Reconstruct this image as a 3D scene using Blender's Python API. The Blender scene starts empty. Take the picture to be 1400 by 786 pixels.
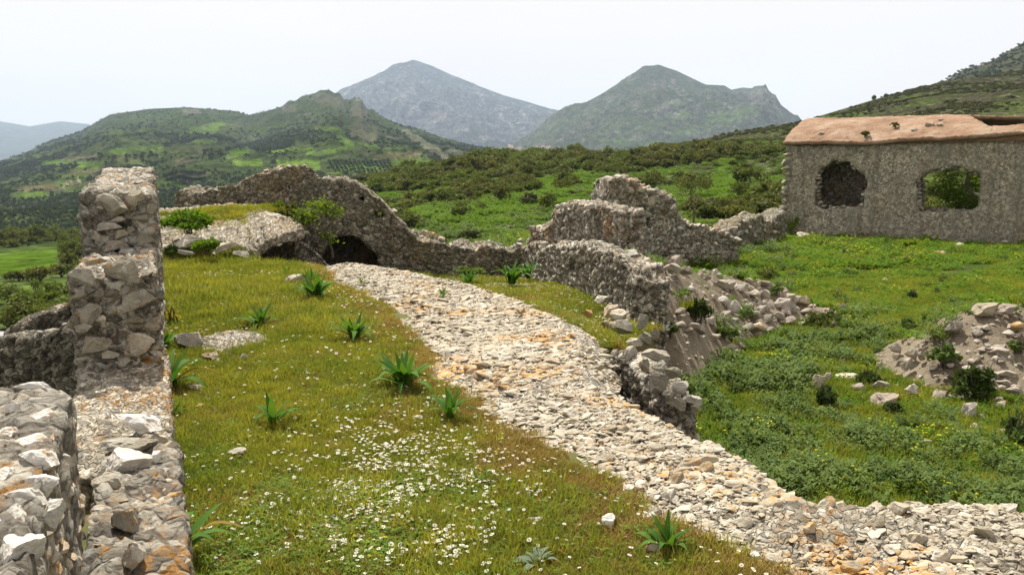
import bpy, bmesh, math, random
import numpy as np
from mathutils import Vector, Matrix, Euler

random.seed(7)
RNG = np.random.default_rng(7)
S = bpy.context.scene
COL = S.collection

# ------------------------------------------------------------------ camera, sky, sun, exposure
EYE = 1.6
FPX = 1099.0                       # focal length in pixels of a 1400 px wide picture
PITCH = math.radians(8.44)
cam_d = bpy.data.cameras.new('camera')
cam_d.sensor_width = 36.0
cam_d.lens = 36.0 * FPX / 1400.0
cam_d.clip_start = 0.05
cam_d.clip_end = 60000.0
cam = bpy.data.objects.new('camera', cam_d)
COL.objects.link(cam)
cam.location = (0, 0, EYE)
cam.rotation_euler = (math.radians(90) - PITCH, 0, 0)
S.camera = cam

SUN_EL = math.radians(60)
SUN_AZ = math.radians(-20)         # measured from +Y (view direction) towards +X
world = bpy.data.worlds.new('World')
S.world = world
world.use_nodes = True
wt = world.node_tree
wt.nodes.clear()
w_out = wt.nodes.new('ShaderNodeOutputWorld')
w_bg = wt.nodes.new('ShaderNodeBackground')
w_bg.inputs['Strength'].default_value = 0.07
w_sky = wt.nodes.new('ShaderNodeTexSky')
w_sky.sky_type = 'NISHITA'
w_sky.sun_disc = False
w_sky.sun_elevation = SUN_EL
w_sky.sun_rotation = SUN_AZ
w_sky.air_density = 1.0
w_sky.dust_density = 6.0
w_sky.ozone_density = 1.0
# thin high cloud veil over the whole sky: pale, slightly uneven
w_mix = wt.nodes.new('ShaderNodeMix'); w_mix.data_type = 'RGBA'
w_geo = wt.nodes.new('ShaderNodeTexCoord')
w_noi = wt.nodes.new('ShaderNodeTexNoise')
w_noi.inputs['Scale'].default_value = 1.6
w_noi.inputs['Detail'].default_value = 4.0
w_map = wt.nodes.new('ShaderNodeMapRange')
w_map.inputs['From Min'].default_value = 0.3
w_map.inputs['From Max'].default_value = 0.7
w_map.inputs['To Min'].default_value = 0.82
w_map.inputs['To Max'].default_value = 0.95
wt.links.new(w_geo.outputs['Generated'], w_noi.inputs['Vector'])
wt.links.new(w_noi.outputs['Fac'], w_map.inputs['Value'])
wt.links.new(w_map.outputs['Result'], w_mix.inputs['Factor'])
wt.links.new(w_sky.outputs['Color'], w_mix.inputs['A'])
w_mix.inputs['B'].default_value = (8.95, 8.3, 7.75, 1)
wt.links.new(w_mix.outputs['Result'], w_bg.inputs['Color'])
wt.links.new(w_bg.outputs['Background'], w_out.inputs['Surface'])

sun_d = bpy.data.lights.new('sun', 'SUN')
sun_d.energy = 5.0
sun_d.angle = math.radians(0.6)
sun_d.color = (1.0, 0.95, 0.86)
sun = bpy.data.objects.new('sun', sun_d)
COL.objects.link(sun)
sdir = Vector((math.sin(SUN_AZ) * math.cos(SUN_EL), math.cos(SUN_AZ) * math.cos(SUN_EL), math.sin(SUN_EL)))
sun.rotation_euler = sdir.to_track_quat('Z', 'Y').to_euler()

S.view_settings.view_transform = 'Standard'
S.view_settings.look = 'None'
S.view_settings.gamma = 1.0
S.view_settings.exposure = 0.8
S.cycles.max_bounces = 6
S.cycles.transparent_max_bounces = 8
S.cycles.volume_bounces = 0

# ------------------------------------------------------------------ picture <-> world measuring
CP, SP = math.cos(PITCH), math.sin(PITCH)

def ray(px, py):
    xv = (px - 700.0) / FPX
    yv = (393.0 - py) / FPX
    return xv, CP + yv * SP, -SP + yv * CP

def atY(px, py, Y):
    x, y, z = ray(px, py)
    t = Y / y
    return Vector((x * t, Y, EYE + z * t))

def atZ(px, py, z0):
    x, y, z = ray(px, py)
    t = (z0 - EYE) / z
    return Vector((x * t, y * t, z0))

def zpy(py, Y):
    """height seen at picture row py at distance Y"""
    yv = (393.0 - py) / FPX
    return EYE + Y * (-SP + yv * CP) / (CP + yv * SP)

def project(P):
    """numpy points (n,3) -> px, py, depth"""
    P = np.asarray(P, float)
    x = P[:, 0]; y = P[:, 1]; z = P[:, 2] - EYE
    d = y * CP - z * SP
    u = y * SP + z * CP
    d = np.where(np.abs(d) < 1e-6, 1e-6, d)
    return 700 + FPX * x / d, 393 - FPX * u / d, d

def line_hit(px, py, A, B):
    """where the sight line through px,py meets the upright plane over A-B: (distance along it, height)"""
    x, y, z = ray(px, py)
    ax, ay = A[0], A[1]; dx, dy = B[0] - ax, B[1] - ay
    L = math.hypot(dx, dy); dx /= L; dy /= L
    # t*(x,y) = (ax,ay)+s*(dx,dy)
    det = x * (-dy) - y * (-dx)
    t = (ax * (-dy) - ay * (-dx)) / det
    s = (x * ay - y * ax) / det
    return s, EYE + z * t

# ------------------------------------------------------------------ noise in numpy
def _hash(ix, iy, iz, seed):
    h = (ix.astype(np.int64) * 374761393 + iy.astype(np.int64) * 668265263 + iz.astype(np.int64) * 2147483647 + seed * 1274126177) & 0xffffffff
    h = (h ^ (h >> 13)) * 1274126177 & 0xffffffff
    h = (h ^ (h >> 16)) * 2246822519 & 0xffffffff
    h = h ^ (h >> 15)
    return (h & 0xffffff) / float(0x1000000)

def vnoise(P, seed=0):
    P = np.asarray(P, float)
    f = np.floor(P); t = P - f
    t = t * t * (3 - 2 * t)
    i = f.astype(np.int64)
    r = 0
    for dx in (0, 1):
        wx = t[:, 0] if dx else 1 - t[:, 0]
        for dy in (0, 1):
            wy = t[:, 1] if dy else 1 - t[:, 1]
            for dz in (0, 1):
                wz = t[:, 2] if dz else 1 - t[:, 2]
                r = r + wx * wy * wz * _hash(i[:, 0] + dx, i[:, 1] + dy, i[:, 2] + dz, seed)
    return r * 2 - 1

def fbm(P, octaves=4, seed=0, gain=0.5, lac=2.03):
    P = np.asarray(P, float)
    a = 1.0; s = 0; n = 0
    for k in range(octaves):
        s = s + a * vnoise(P, seed + k * 17); n += a
        a *= gain; P = P * lac + 3.7
    return s / n

def ridged(P, octaves=5, seed=0):
    P = np.asarray(P, float)
    a = 1.0; s = 0; n = 0
    for k in range(octaves):
        s = s + a * (1 - np.abs(vnoise(P, seed + k * 13)) * 2); n += a
        a *= 0.5; P = P * 2.1 + 5.1
    return s / n

def worley(P, seed=0):
    """F1, F2 and a random number of the nearest cell"""
    P = np.asarray(P, float)
    f = np.floor(P).astype(np.int64)
    n = len(P)
    d1 = np.full(n, 9.0); d2 = np.full(n, 9.0); cid = np.zeros(n)
    for dx in (-1, 0, 1):
        for dy in (-1, 0, 1):
            for dz in (-1, 0, 1):
                cx, cy, cz = f[:, 0] + dx, f[:, 1] + dy, f[:, 2] + dz
                qx = cx + _hash(cx, cy, cz, seed) - P[:, 0]
                qy = cy + _hash(cx, cy, cz, seed + 1) - P[:, 1]
                qz = cz + _hash(cx, cy, cz, seed + 2) - P[:, 2]
                d = np.sqrt(qx * qx + qy * qy + qz * qz)
                c = _hash(cx, cy, cz, seed + 3)
                nearer = d < d1
                d2 = np.where(nearer, d1, np.minimum(d2, d))
                cid = np.where(nearer, c, cid)
                d1 = np.where(nearer, d, d1)
    return d1, d2, cid

def sstep(a, b, x):
    t = np.clip((x - a) / (b - a), 0, 1)
    return t * t * (3 - 2 * t)

# ------------------------------------------------------------------ objects
def tag(o, label=None, cat=None, group=None, kind=None):
    if label: o['label'] = label
    if cat: o['category'] = cat
    if group: o['group'] = group
    if kind: o['kind'] = kind
    return o

def link(o, parent=None):
    COL.objects.link(o)
    if parent is not None: o.parent = parent
    return o

def empty(name, loc, label, cat, group=None, rz=0.0):
    o = bpy.data.objects.new(name, None)
    o.empty_display_size = 0.2
    COL.objects.link(o)
    o.location = loc
    o.rotation_euler = (0, 0, rz)
    return tag(o, label, cat, group)

def mesh_np(name, V, Fq=None, Ft=None, mat=None, smooth=True, attrs=None):
    """mesh from numpy vertices and quad / triangle index arrays"""
    me = bpy.data.meshes.new(name)
    V = np.asarray(V, np.float32)
    nq = 0 if Fq is None else len(Fq)
    nt = 0 if Ft is None else len(Ft)
    loops = []
    if nq: loops.append(np.asarray(Fq, np.int32).ravel())
    if nt: loops.append(np.asarray(Ft, np.int32).ravel())
    loops = np.concatenate(loops)
    me.vertices.add(len(V)); me.vertices.foreach_set('co', V.ravel())
    me.loops.add(len(loops)); me.loops.foreach_set('vertex_index', loops)
    starts = np.concatenate([np.arange(nq) * 4, nq * 4 + np.arange(nt) * 3]).astype(np.int32)
    me.polygons.add(nq + nt)
    me.polygons.foreach_set('loop_start', starts)
    me.polygons.foreach_set('use_smooth', np.full(nq + nt, smooth))
    me.update(calc_edges=True)
    me.validate()
    if attrs:
        for k, a in attrs.items():
            a = np.asarray(a, np.float32)
            if a.ndim == 1:
                at = me.attributes.new(k, 'FLOAT', 'POINT'); at.data.foreach_set('value', a)
            else:
                at = me.attributes.new(k, 'FLOAT_COLOR', 'POINT')
                c = np.ones((len(a), 4), np.float32); c[:, :3] = a
                at.data.foreach_set('color', c.ravel())
    if mat is not None: me.materials.append(mat)
    return me

def obj(name, me, parent=None, loc=None, local=False):
    """link a mesh; world-space vertices stay put under a parent that has a location"""
    o = bpy.data.objects.new(name, me)
    COL.objects.link(o)
    if parent is not None:
        o.parent = parent
        if not local:
            m = Matrix.Translation(parent.location) @ parent.rotation_euler.to_matrix().to_4x4()
            o.matrix_parent_inverse = m.inverted()
    if loc is not None: o.location = loc
    return o

def grid_faces(nu, nv):
    """quads of a grid with nu x nv vertices, index = i*nv+j"""
    i, j = np.meshgrid(np.arange(nu - 1), np.arange(nv - 1), indexing='ij')
    a = (i * nv + j).ravel()
    return np.stack([a, a + nv, a + nv + 1, a + 1], 1)

# ------------------------------------------------------------------ materials
def new_mat(name):
    m = bpy.data.materials.new(name)
    m.use_nodes = True
    nt = m.node_tree
    b = nt.nodes['Principled BSDF']
    b.inputs['Roughness'].default_value = 0.9
    if 'Specular IOR Level' in b.inputs: b.inputs['Specular IOR Level'].default_value = 0.2
    return m, nt, b

def N(nt, t, **kw):
    n = nt.nodes.new(t)
    for k, v in kw.items():
        if hasattr(n, k): setattr(n, k, v)
        else: n.inputs[k.replace('_', ' ')].default_value = v
    return n

def noise(nt, vec, scale, detail=4, rough=0.55):
    n = nt.nodes.new('ShaderNodeTexNoise')
    n.inputs['Scale'].default_value = scale
    n.inputs['Detail'].default_value = detail
    n.inputs['Roughness'].default_value = rough
    nt.links.new(vec, n.inputs['Vector'])
    return n.outputs['Fac']

def ramp(nt, fac, stops, interp='LINEAR'):
    r = nt.nodes.new('ShaderNodeValToRGB')
    r.color_ramp.interpolation = interp
    e = r.color_ramp.elements
    while len(e) < len(stops): e.new(0.5)
    for k, (p, c) in enumerate(stops):
        e[k].position = p
        e[k].color = (c[0], c[1], c[2], 1) if not isinstance(c, (int, float)) else (c, c, c, 1)
    nt.links.new(fac, r.inputs['Fac'])
    return r.outputs['Color']

def mix(nt, fac, a, b, mode='MIX'):
    m = nt.nodes.new('ShaderNodeMix'); m.data_type = 'RGBA'; m.blend_type = mode
    for s, v in (('Factor', fac), ('A', a), ('B', b)):
        if hasattr(v, 'links') or isinstance(v, bpy.types.NodeSocket): nt.links.new(v, m.inputs[s])
        elif isinstance(v, (int, float)): m.inputs[s].default_value = v if s == 'Factor' else (v, v, v, 1)
        else: m.inputs[s].default_value = (v[0], v[1], v[2], 1)
    return m.outputs['Result']

def maprange(nt, val, a, b, c=0.0, d=1.0):
    m = nt.nodes.new('ShaderNodeMapRange')
    m.inputs['From Min'].default_value = a; m.inputs['From Max'].default_value = b
    m.inputs['To Min'].default_value = c; m.inputs['To Max'].default_value = d
    nt.links.new(val, m.inputs['Value'])
    return m.outputs['Result']

def bump(nt, b, height, strength=0.6, dist=0.02):
    n = nt.nodes.new('ShaderNodeBump')
    n.inputs['Strength'].default_value = strength
    n.inputs['Distance'].default_value = dist
    nt.links.new(height, n.inputs['Height'])
    nt.links.new(n.outputs['Normal'], b.inputs['Normal'])
    return n

def wpos(nt):
    return nt.nodes.new('ShaderNodeNewGeometry').outputs['Position']

def stone_mat(name, cols, lichen=0.5, scale=1.0, pale=0.3, objrand=True, speck=0.5):
    """weathered limestone: per-stone tone, dark growth, white crust and orange lichen in patches of their own"""
    m, nt, b = new_mat(name)
    p = wpos(nt)
    if objrand:
        r = nt.nodes.new('ShaderNodeObjectInfo').outputs['Random']
    else:
        r = N(nt, 'ShaderNodeAttribute', attribute_name='cell').outputs['Fac']
    n = len(cols)
    base = ramp(nt, r, [(k / max(1, n - 1), c) for k, c in enumerate(cols)])
    n1 = noise(nt, p, 9 * scale, 6, 0.65)
    base = mix(nt, 1.0, base, ramp(nt, n1, [(0.25, 0.62), (0.5, 1.0), (0.75, 1.3)]), 'MULTIPLY')
    # small dark pits and grey-black algae
    n2 = noise(nt, p, 38 * scale, 5, 0.7)
    base = mix(nt, maprange(nt, n2, 0.56, 0.68, 0, speck), base, (0.05, 0.045, 0.036))
    # white crust
    n3 = noise(nt, p, 14 * scale, 4, 0.6)
    base = mix(nt, maprange(nt, n3, 0.58, 0.66, 0, pale), base, (0.50, 0.485, 0.45))
    # orange and mustard lichen, in big loose areas broken by small ones
    big = noise(nt, p, 1.1 * scale, 3, 0.5)
    sm = noise(nt, p, 22 * scale, 5, 0.7)
    mul = nt.nodes.new('ShaderNodeMath'); mul.operation = 'ADD'
    nt.links.new(big, mul.inputs[0]); nt.links.new(sm, mul.inputs[1])
    lf = maprange(nt, mul.outputs[0], 1.06, 1.20, 0, lichen)
    lc = ramp(nt, n1, [(0.3, (0.36, 0.17, 0.03)), (0.6, (0.50, 0.28, 0.07))])
    base = mix(nt, lf, base, lc)
    nt.links.new(base, b.inputs['Base Color'])
    bn = noise(nt, p, 30 * scale, 8, 0.7)
    bump(nt, b, bn, 0.8, 0.02 / scale)
    return m

def masonry_mat(name, cols, mortar, lichen=0.3, scale=1.0, dirt=0.4, green=0.0, chips=15.0, camt=0.65, streak=0.0):
    """rubble masonry whose stone faces and joints are modelled; 'cell' and 'gap' come from the geometry"""
    m, nt, b = new_mat(name)
    p = wpos(nt)
    cell = N(nt, 'ShaderNodeAttribute', attribute_name='cell').outputs['Fac']
    gap = N(nt, 'ShaderNodeAttribute', attribute_name='gap').outputs['Fac']
    n = len(cols)
    st = ramp(nt, cell, [(k / max(1, n - 1), c) for k, c in enumerate(cols)])
    n1 = noise(nt, p, 7 * scale, 6, 0.65)
    st = mix(nt, 1.0, st, ramp(nt, n1, [(0.25, 0.6), (0.5, 1.0), (0.75, 1.3)]), 'MULTIPLY')
    mo = mix(nt, n1, mortar, (mortar[0] * 0.6, mortar[1] * 0.58, mortar[2] * 0.55))
    base = mix(nt, maprange(nt, gap, 0.04, 0.16), mo, st)
    wv = nt.nodes.new('ShaderNodeVectorMath'); wv.operation = 'MULTIPLY_ADD'
    wn = nt.nodes.new('ShaderNodeTexNoise'); wn.inputs['Scale'].default_value = 9 * scale; nt.links.new(p, wn.inputs['Vector'])
    nt.links.new(wn.outputs['Color'], wv.inputs[0]); wv.inputs[1].default_value = (0.12 / scale,) * 3; nt.links.new(p, wv.inputs[2])
    vo = nt.nodes.new('ShaderNodeTexVoronoi'); vo.inputs['Scale'].default_value = chips * scale; nt.links.new(wv.outputs[0], vo.inputs['Vector'])
    ve = nt.nodes.new('ShaderNodeTexVoronoi'); ve.feature = 'DISTANCE_TO_EDGE'; ve.inputs['Scale'].default_value = chips * scale; nt.links.new(wv.outputs[0], ve.inputs['Vector'])
    base = mix(nt, 1.0, base, ramp(nt, vo.outputs['Color'], [(0.15, 0.55), (0.5, 1.0), (0.8, 1.55)]), 'MULTIPLY')
    base = mix(nt, maprange(nt, ve.outputs['Distance'], 0.10, 0.02, 0, camt), base, (mortar[0] * .35, mortar[1] * .33, mortar[2] * .3))
    n2 = noise(nt, p, 30 * scale, 6, 0.75)
    base = mix(nt, maprange(nt, n2, 0.55, 0.68, 0, 0.75), base, (0.04, 0.035, 0.028))
    n3 = noise(nt, p, 17 * scale, 4, 0.6)
    base = mix(nt, maprange(nt, n3, 0.60, 0.68, 0, 0.6), base, (0.42, 0.405, 0.37))
    n4 = noise(nt, p, 0.9 * scale, 5, 0.65)
    base = mix(nt, maprange(nt, n4, 0.42, 0.62, 0, dirt), base, (0.065, 0.055, 0.04))
    if streak:
        mp = nt.nodes.new('ShaderNodeVectorMath'); mp.operation = 'MULTIPLY'; nt.links.new(p, mp.inputs[0]); mp.inputs[1].default_value = (1.6, 1.6, 0.22)
        n7 = noise(nt, mp.outputs[0], 1.0, 5, 0.65)
        base = mix(nt, maprange(nt, n7, 0.5, 0.68, 0, streak), base, (0.27, 0.255, 0.21))
        n8 = noise(nt, mp.outputs[0], 2.3, 4, 0.6)
        base = mix(nt, maprange(nt, n8, 0.55, 0.7, 0, streak * .7), base, (0.09, 0.08, 0.055))
    if green:
        n5 = noise(nt, p, 2.3 * scale, 5, 0.7)
        base = mix(nt, maprange(nt, n5, 0.48, 0.60, 0, green), base, (0.15, 0.15, 0.075))
    big = noise(nt, p, 1.3 * scale, 3, 0.5)
    mul = nt.nodes.new('ShaderNodeMath'); mul.operation = 'ADD'
    nt.links.new(big, mul.inputs[0]); nt.links.new(n3, mul.inputs[1])
    base = mix(nt, maprange(nt, mul.outputs[0], 1.08, 1.2, 0, lichen), base, (0.34, 0.17, 0.04))
    nt.links.new(base, b.inputs['Base Color'])
    bn = noise(nt, p, 26 * scale, 8, 0.72)
    ed = maprange(nt, ve.outputs['Distance'], 0.0, 0.16)
    hs_ = nt.nodes.new('ShaderNodeMath'); hs_.operation = 'MULTIPLY_ADD'
    nt.links.new(ed, hs_.inputs[0]); hs_.inputs[1].default_value = 0.55; nt.links.new(bn, hs_.inputs[2])
    bump(nt, b, hs_.outputs[0], 1.0, 0.035 / scale)
    return m

def leaf_mat(name, c1, c2, trans=0.45, vary=0.35, patch=None, pscale=0.6):
    """leaf: per-plant tone between two greens, some light passing through"""
    m = bpy.data.materials.new(name); m.use_nodes = True
    nt = m.node_tree; nt.nodes.clear()
    out = nt.nodes.new('ShaderNodeOutputMaterial')
    p = wpos(nt)
    r = nt.nodes.new('ShaderNodeObjectInfo').outputs['Random']
    col = ramp(nt, r, [(0.0, c1), (1.0, c2)])
    if patch is not None:
        nz = noise(nt, p, pscale, 4, 0.6)
        col = mix(nt, maprange(nt, nz, 0.44, 0.62), col, patch)
    n1 = noise(nt, p, 6.0, 3, 0.6)
    col = mix(nt, vary, col, ramp(nt, n1, [(0.3, (c1[0] * .5, c1[1] * .55, c1[2] * .5)), (0.7, (c2[0] * 1.5, c2[1] * 1.45, c2[2] * 1.2))]))
    d = nt.nodes.new('ShaderNodeBsdfPrincipled')
    d.inputs['Roughness'].default_value = 0.75
    d.inputs['Specular IOR Level'].default_value = 0.15
    t = nt.nodes.new('ShaderNodeBsdfTranslucent')
    mx = nt.nodes.new('ShaderNodeMixShader'); mx.inputs['Fac'].default_value = trans
    nt.links.new(col, d.inputs['Base Color'])
    tc = mix(nt, 1.0, col, (1.25, 1.2, 0.6), 'MULTIPLY')
    nt.links.new(tc, t.inputs['Color'])
    nt.links.new(d.outputs[0], mx.inputs[1]); nt.links.new(t.outputs[0], mx.inputs[2])
    nt.links.new(mx.outputs[0], out.inputs['Surface'])
    return m

def plain_mat(name, c, rough=0.7):
    m, nt, b = new_mat(name)
    n1 = noise(nt, wpos(nt), 25, 3, 0.6)
    base = mix(nt, 1.0, c, ramp(nt, n1, [(0.2, 0.75), (0.8, 1.2)]), 'MULTIPLY')
    nt.links.new(base, b.inputs['Base Color'])
    b.inputs['Roughness'].default_value = rough
    return m

GREY = [(0.31, 0.28, 0.22), (0.45, 0.42, 0.345), (0.37, 0.33, 0.255), (0.54, 0.51, 0.43), (0.41, 0.35, 0.265), (0.60, 0.58, 0.51)]
WARM = [(0.47, 0.40, 0.28), (0.62, 0.56, 0.44), (0.53, 0.46, 0.33), (0.76, 0.71, 0.60), (0.57, 0.49, 0.36), (0.46, 0.40, 0.30)]
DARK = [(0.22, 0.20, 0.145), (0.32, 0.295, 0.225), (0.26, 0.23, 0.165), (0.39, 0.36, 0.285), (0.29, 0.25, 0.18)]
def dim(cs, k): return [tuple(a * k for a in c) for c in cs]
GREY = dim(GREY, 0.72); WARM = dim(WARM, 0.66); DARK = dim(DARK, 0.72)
M = {}
M['rock'] = stone_mat('weathered_limestone', GREY, lichen=0.45, scale=1.0, pale=0.35)
M['rock_warm'] = stone_mat('pale_limestone', WARM, lichen=0.75, scale=1.0, pale=0.35, speck=0.4)
M['pale_top'] = stone_mat('bleached_limestone', dim([(0.55, 0.51, 0.43), (0.80, 0.78, 0.72), (0.66, 0.62, 0.54), (0.85, 0.83, 0.78)], .8), lichen=0.5, scale=1.0, pale=0.4, speck=0.25)
M['rock_dark'] = stone_mat('dark_limestone', DARK, lichen=0.3, scale=1.0, pale=0.3)
M['rubble'] = stone_mat('rubble_limestone', [(0.27, 0.235, 0.19), (0.38, 0.34, 0.285), (0.31, 0.255, 0.205), (0.43, 0.40, 0.345)], lichen=0.2, scale=0.8, pale=0.3, speck=0.35)
M['pebble'] = stone_mat('pale_pebble', WARM, lichen=0.9, scale=1.0, pale=0.3, speck=0.3)
M['mas_left'] = masonry_mat('parapet_masonry', GREY, (0.22, 0.185, 0.145), 0.9, 1.0, 0.25, chips=11.0, camt=0.35)
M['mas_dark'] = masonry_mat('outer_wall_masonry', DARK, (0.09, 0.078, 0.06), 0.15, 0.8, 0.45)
M['mas_gable'] = masonry_mat('gable_masonry', dim(DARK, 1.35), (0.22, 0.195, 0.145), 0.3, 0.7, 0.45, 0.5)
M['mas_right'] = masonry_mat('ruin_masonry', dim(GREY[:5], 1.3), (0.24, 0.20, 0.15), 0.5, 0.8, 0.25, chips=13, camt=0.5)
M['mas_house'] = masonry_mat('house_masonry', dim([(0.25, 0.22, 0.165), (0.215, 0.185, 0.135), (0.29, 0.26, 0.20), (0.235, 0.215, 0.17)], 1.65), (0.42, 0.39, 0.31), 0.15, 0.8, 0.2, 0.25, chips=16, camt=0.12, streak=0.7)
M['crust'] = masonry_mat('vault_mortar', WARM, (0.40, 0.345, 0.255), 0.85, 1.0, 0.05, chips=24.0, camt=0.12)

# ------------------------------------------------------------------ rocks
_rocks = {}
def rock_mesh(k, mat, sub=2):
    key = (k, mat, sub)
    if key in _rocks: return _rocks[key]
    bm = bmesh.new()
    bmesh.ops.create_icosphere(bm, subdivisions=sub, radius=1.0)
    V = np.array([v.co[:] for v in bm.verts])
    F = np.array([[v.index for v in f.verts] for f in bm.faces])
    bm.free()
    rg = np.random.default_rng(100 + k)
    for _ in range(11):
        n = rg.normal(size=3); n /= np.linalg.norm(n)
        d = rg.uniform(0.34, 0.80)
        e = V @ n - d
        V = V - np.outer(np.maximum(e, 0), n)
    if sub >= 3:
        V = V + V / np.linalg.norm(V, axis=1)[:, None] * (fbm(V * 2.2 + k * 9, 5, k)[:, None] * 0.15 + np.abs(vnoise(V * 5 + k, k))[:, None] * 0.08 + fbm(V * 9 + k, 3, k)[:, None] * 0.04)
    else:
        V = V * (1 + 0.05 * vnoise(V * 3 + k * 9, k))[:, None]
    ext = np.abs(V).max(0)
    V = V / ext                                   # fills the unit box, half size 1
    me = mesh_np('rock', V, None, F, M[mat], smooth=False)
    if sub < 3: me.polygons.foreach_set('use_smooth', np.zeros(len(F), bool))
    _rocks[key] = me
    return me

def rock(name, parent, loc, half, rot, mat='rock', k=None, sub=2):
    """one stone; half = half extents"""
    k = random.randrange(12) if k is None else k
    o = bpy.data.objects.new(name, rock_mesh(k, mat, sub))
    COL.objects.link(o)
    if parent is not None:
        o.parent = parent
        m = Matrix.Translation(parent.location) @ parent.rotation_euler.to_matrix().to_4x4()
        o.matrix_parent_inverse = m.inverted()
    o.location = loc; o.scale = half; o.rotation_euler = rot
    return o

def face_rot(az, tilt=0.15):
    return Euler((random.uniform(-tilt, tilt), random.uniform(-tilt, tilt), az + random.uniform(-tilt, tilt)))

def lattice(P, occ, flip=False, bottom=False):
    """outer faces of the filled cells of a warped lattice P (ns+1,nt+1,nh+1,3)"""
    n0, n1, n2 = P.shape[:3]
    idx = np.arange(n0 * n1 * n2).reshape(n0, n1, n2)
    pad = np.pad(occ, 1)
    quads = []
    def add(mask, c):
        i, j, l = np.nonzero(mask)
        quads.append(np.stack([idx[i + a, j + b, l + e] for a, b, e in c], 1))
    core = pad[1:-1, 1:-1, 1:-1]
    add(core & ~pad[:-2, 1:-1, 1:-1], [(0, 0, 0), (0, 0, 1), (0, 1, 1), (0, 1, 0)])
    add(core & ~pad[2:, 1:-1, 1:-1], [(1, 0, 0), (1, 1, 0), (1, 1, 1), (1, 0, 1)])
    add(core & ~pad[1:-1, :-2, 1:-1], [(0, 0, 0), (1, 0, 0), (1, 0, 1), (0, 0, 1)])
    add(core & ~pad[1:-1, 2:, 1:-1], [(0, 1, 0), (0, 1, 1), (1, 1, 1), (1, 1, 0)])
    add(core & ~pad[1:-1, 1:-1, 2:], [(0, 0, 1), (1, 0, 1), (1, 1, 1), (0, 1, 1)])
    m0 = core & ~pad[1:-1, 1:-1, :-2]
    if not bottom: m0[:, :, 0] = False
    add(m0, [(0, 0, 0), (0, 1, 0), (1, 1, 0), (1, 0, 0)])
    Q = np.concatenate(quads)
    if flip: Q = Q[:, ::-1]
    used, inv = np.unique(Q.ravel(), return_inverse=True)
    return P.reshape(-1, 3)[used], inv.reshape(-1, 4)

# ------------------------------------------------------------------ solid rubble masonry from an occupancy lattice
def wall_solid(A, B, thick, prof, base, cell, holes=(), cs=0.2, amp=0.03, rag=0.05, seed=0, nt=None, ends=(0.0, 0.0), prof_is_px=True, side=1, topslope=0.0, ksub=None, batter=0.0, nvec=None):
    """upright wall on line A-B (front face), thickness away from the viewer.
    prof: [(px,py)] of the top edge seen in front (or [(s,z)]); holes: [(polygon [(px,py)], depth or None)]"""
    A = np.array(A[:2], float); B = np.array(B[:2], float)
    L = np.linalg.norm(B - A); d = (B - A) / L
    n = np.array([-d[1], d[0]]) * side            # away from the viewer
    if nvec is not None: n = np.array(nvec, float)
    if prof_is_px: pr = [line_hit(px, py, A, B) for px, py in prof]
    else: pr = list(prof)
    pr = sorted(pr)
    ps = np.array([p[0] for p in pr]); pz = np.array([p[1] for p in pr])
    ns = max(2, int(round(L / cell)))
    if nt is None: nt = max(2, int(round(thick / cell)))
    zmax = pz.max() + rag
    nh = max(2, int(round((zmax - base) / cell)))
    s = np.linspace(0, L, ns + 1); t = np.linspace(0, thick, nt + 1)
    k = np.linspace(0, 1, nh + 1)
    SS, TT = np.meshgrid(s, t, indexing='ij')
    top = np.interp(SS.ravel(), ps, pz)
    q = np.stack([SS.ravel() * 2.2, TT.ravel() * 2.2, np.full(SS.size, seed * 3.1)], 1)
    top = top + rag * fbm(q, 4, seed) * 1.6 + rag * 0.9 * fbm(q * 4.1, 2, seed + 5) + topslope * TT.ravel()
    top = np.maximum(top, base + 0.05).reshape(SS.shape)
    Z = base + (top[:, :, None] - base) * k[None, None, :]
    SX = np.broadcast_to(s[:, None, None], Z.shape); TX = np.broadcast_to(t[None, :, None], Z.shape)
    occ = np.ones((ns, nt, nh), bool)
    for poly, depth in holes:
        pp = [line_hit(px, py, A, B) for px, py in poly] if prof_is_px else poly
        pp = np.array(pp)
        cs_ = 0.5 * (SX[:-1, 0, :-1] + SX[1:, 0, 1:]); cz_ = 0.25 * (Z[:-1, 0, :-1] + Z[1:, 0, 1:] + Z[1:, 0, :-1] + Z[:-1, 0, 1:])
        jit = 0.7 * cell * vnoise(np.stack([cs_.ravel() * 4, cz_.ravel() * 4, np.zeros(cs_.size)], 1), 3).reshape(cs_.shape)
        ins = np.zeros(cs_.shape, bool)
        x, y = cs_ + jit, cz_ + jit
        m_ = len(pp)
        for a in range(m_):
            x1, y1 = pp[a]; x2, y2 = pp[(a + 1) % m_]
            c = ((y1 > y) != (y2 > y)) & (x < (x2 - x1) * (y - y1) / ((y2 - y1) if abs(y2 - y1) > 1e-9 else 1e-9) + x1)
            ins ^= c
        jd = nt if depth is None else max(1, int(round(depth / thick * nt)))
        occ[:, :jd, :][np.broadcast_to(ins[:, None, :], (ns, jd, nh))] = False
    P = np.stack([A[0] + d[0] * SX + n[0] * (TX + batter * (Z - base)), A[1] + d[1] * SX + n[1] * (TX + batter * (Z - base)), Z], -1)
    V, Q = lattice(P, occ, side < 0)
    V, attrs, Nrm = displace(V, Q, cs, amp, seed)
    return V, Q, attrs, Nrm

def vnormals(V, Q):
    a, b, c, e = V[Q[:, 0]], V[Q[:, 1]], V[Q[:, 2]], V[Q[:, 3]]
    fn = np.cross(c - a, e - b)
    Nn = np.zeros_like(V)
    for k in range(4): np.add.at(Nn, Q[:, k], fn)
    l = np.linalg.norm(Nn, axis=1); l[l == 0] = 1
    return Nn / l[:, None]

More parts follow.
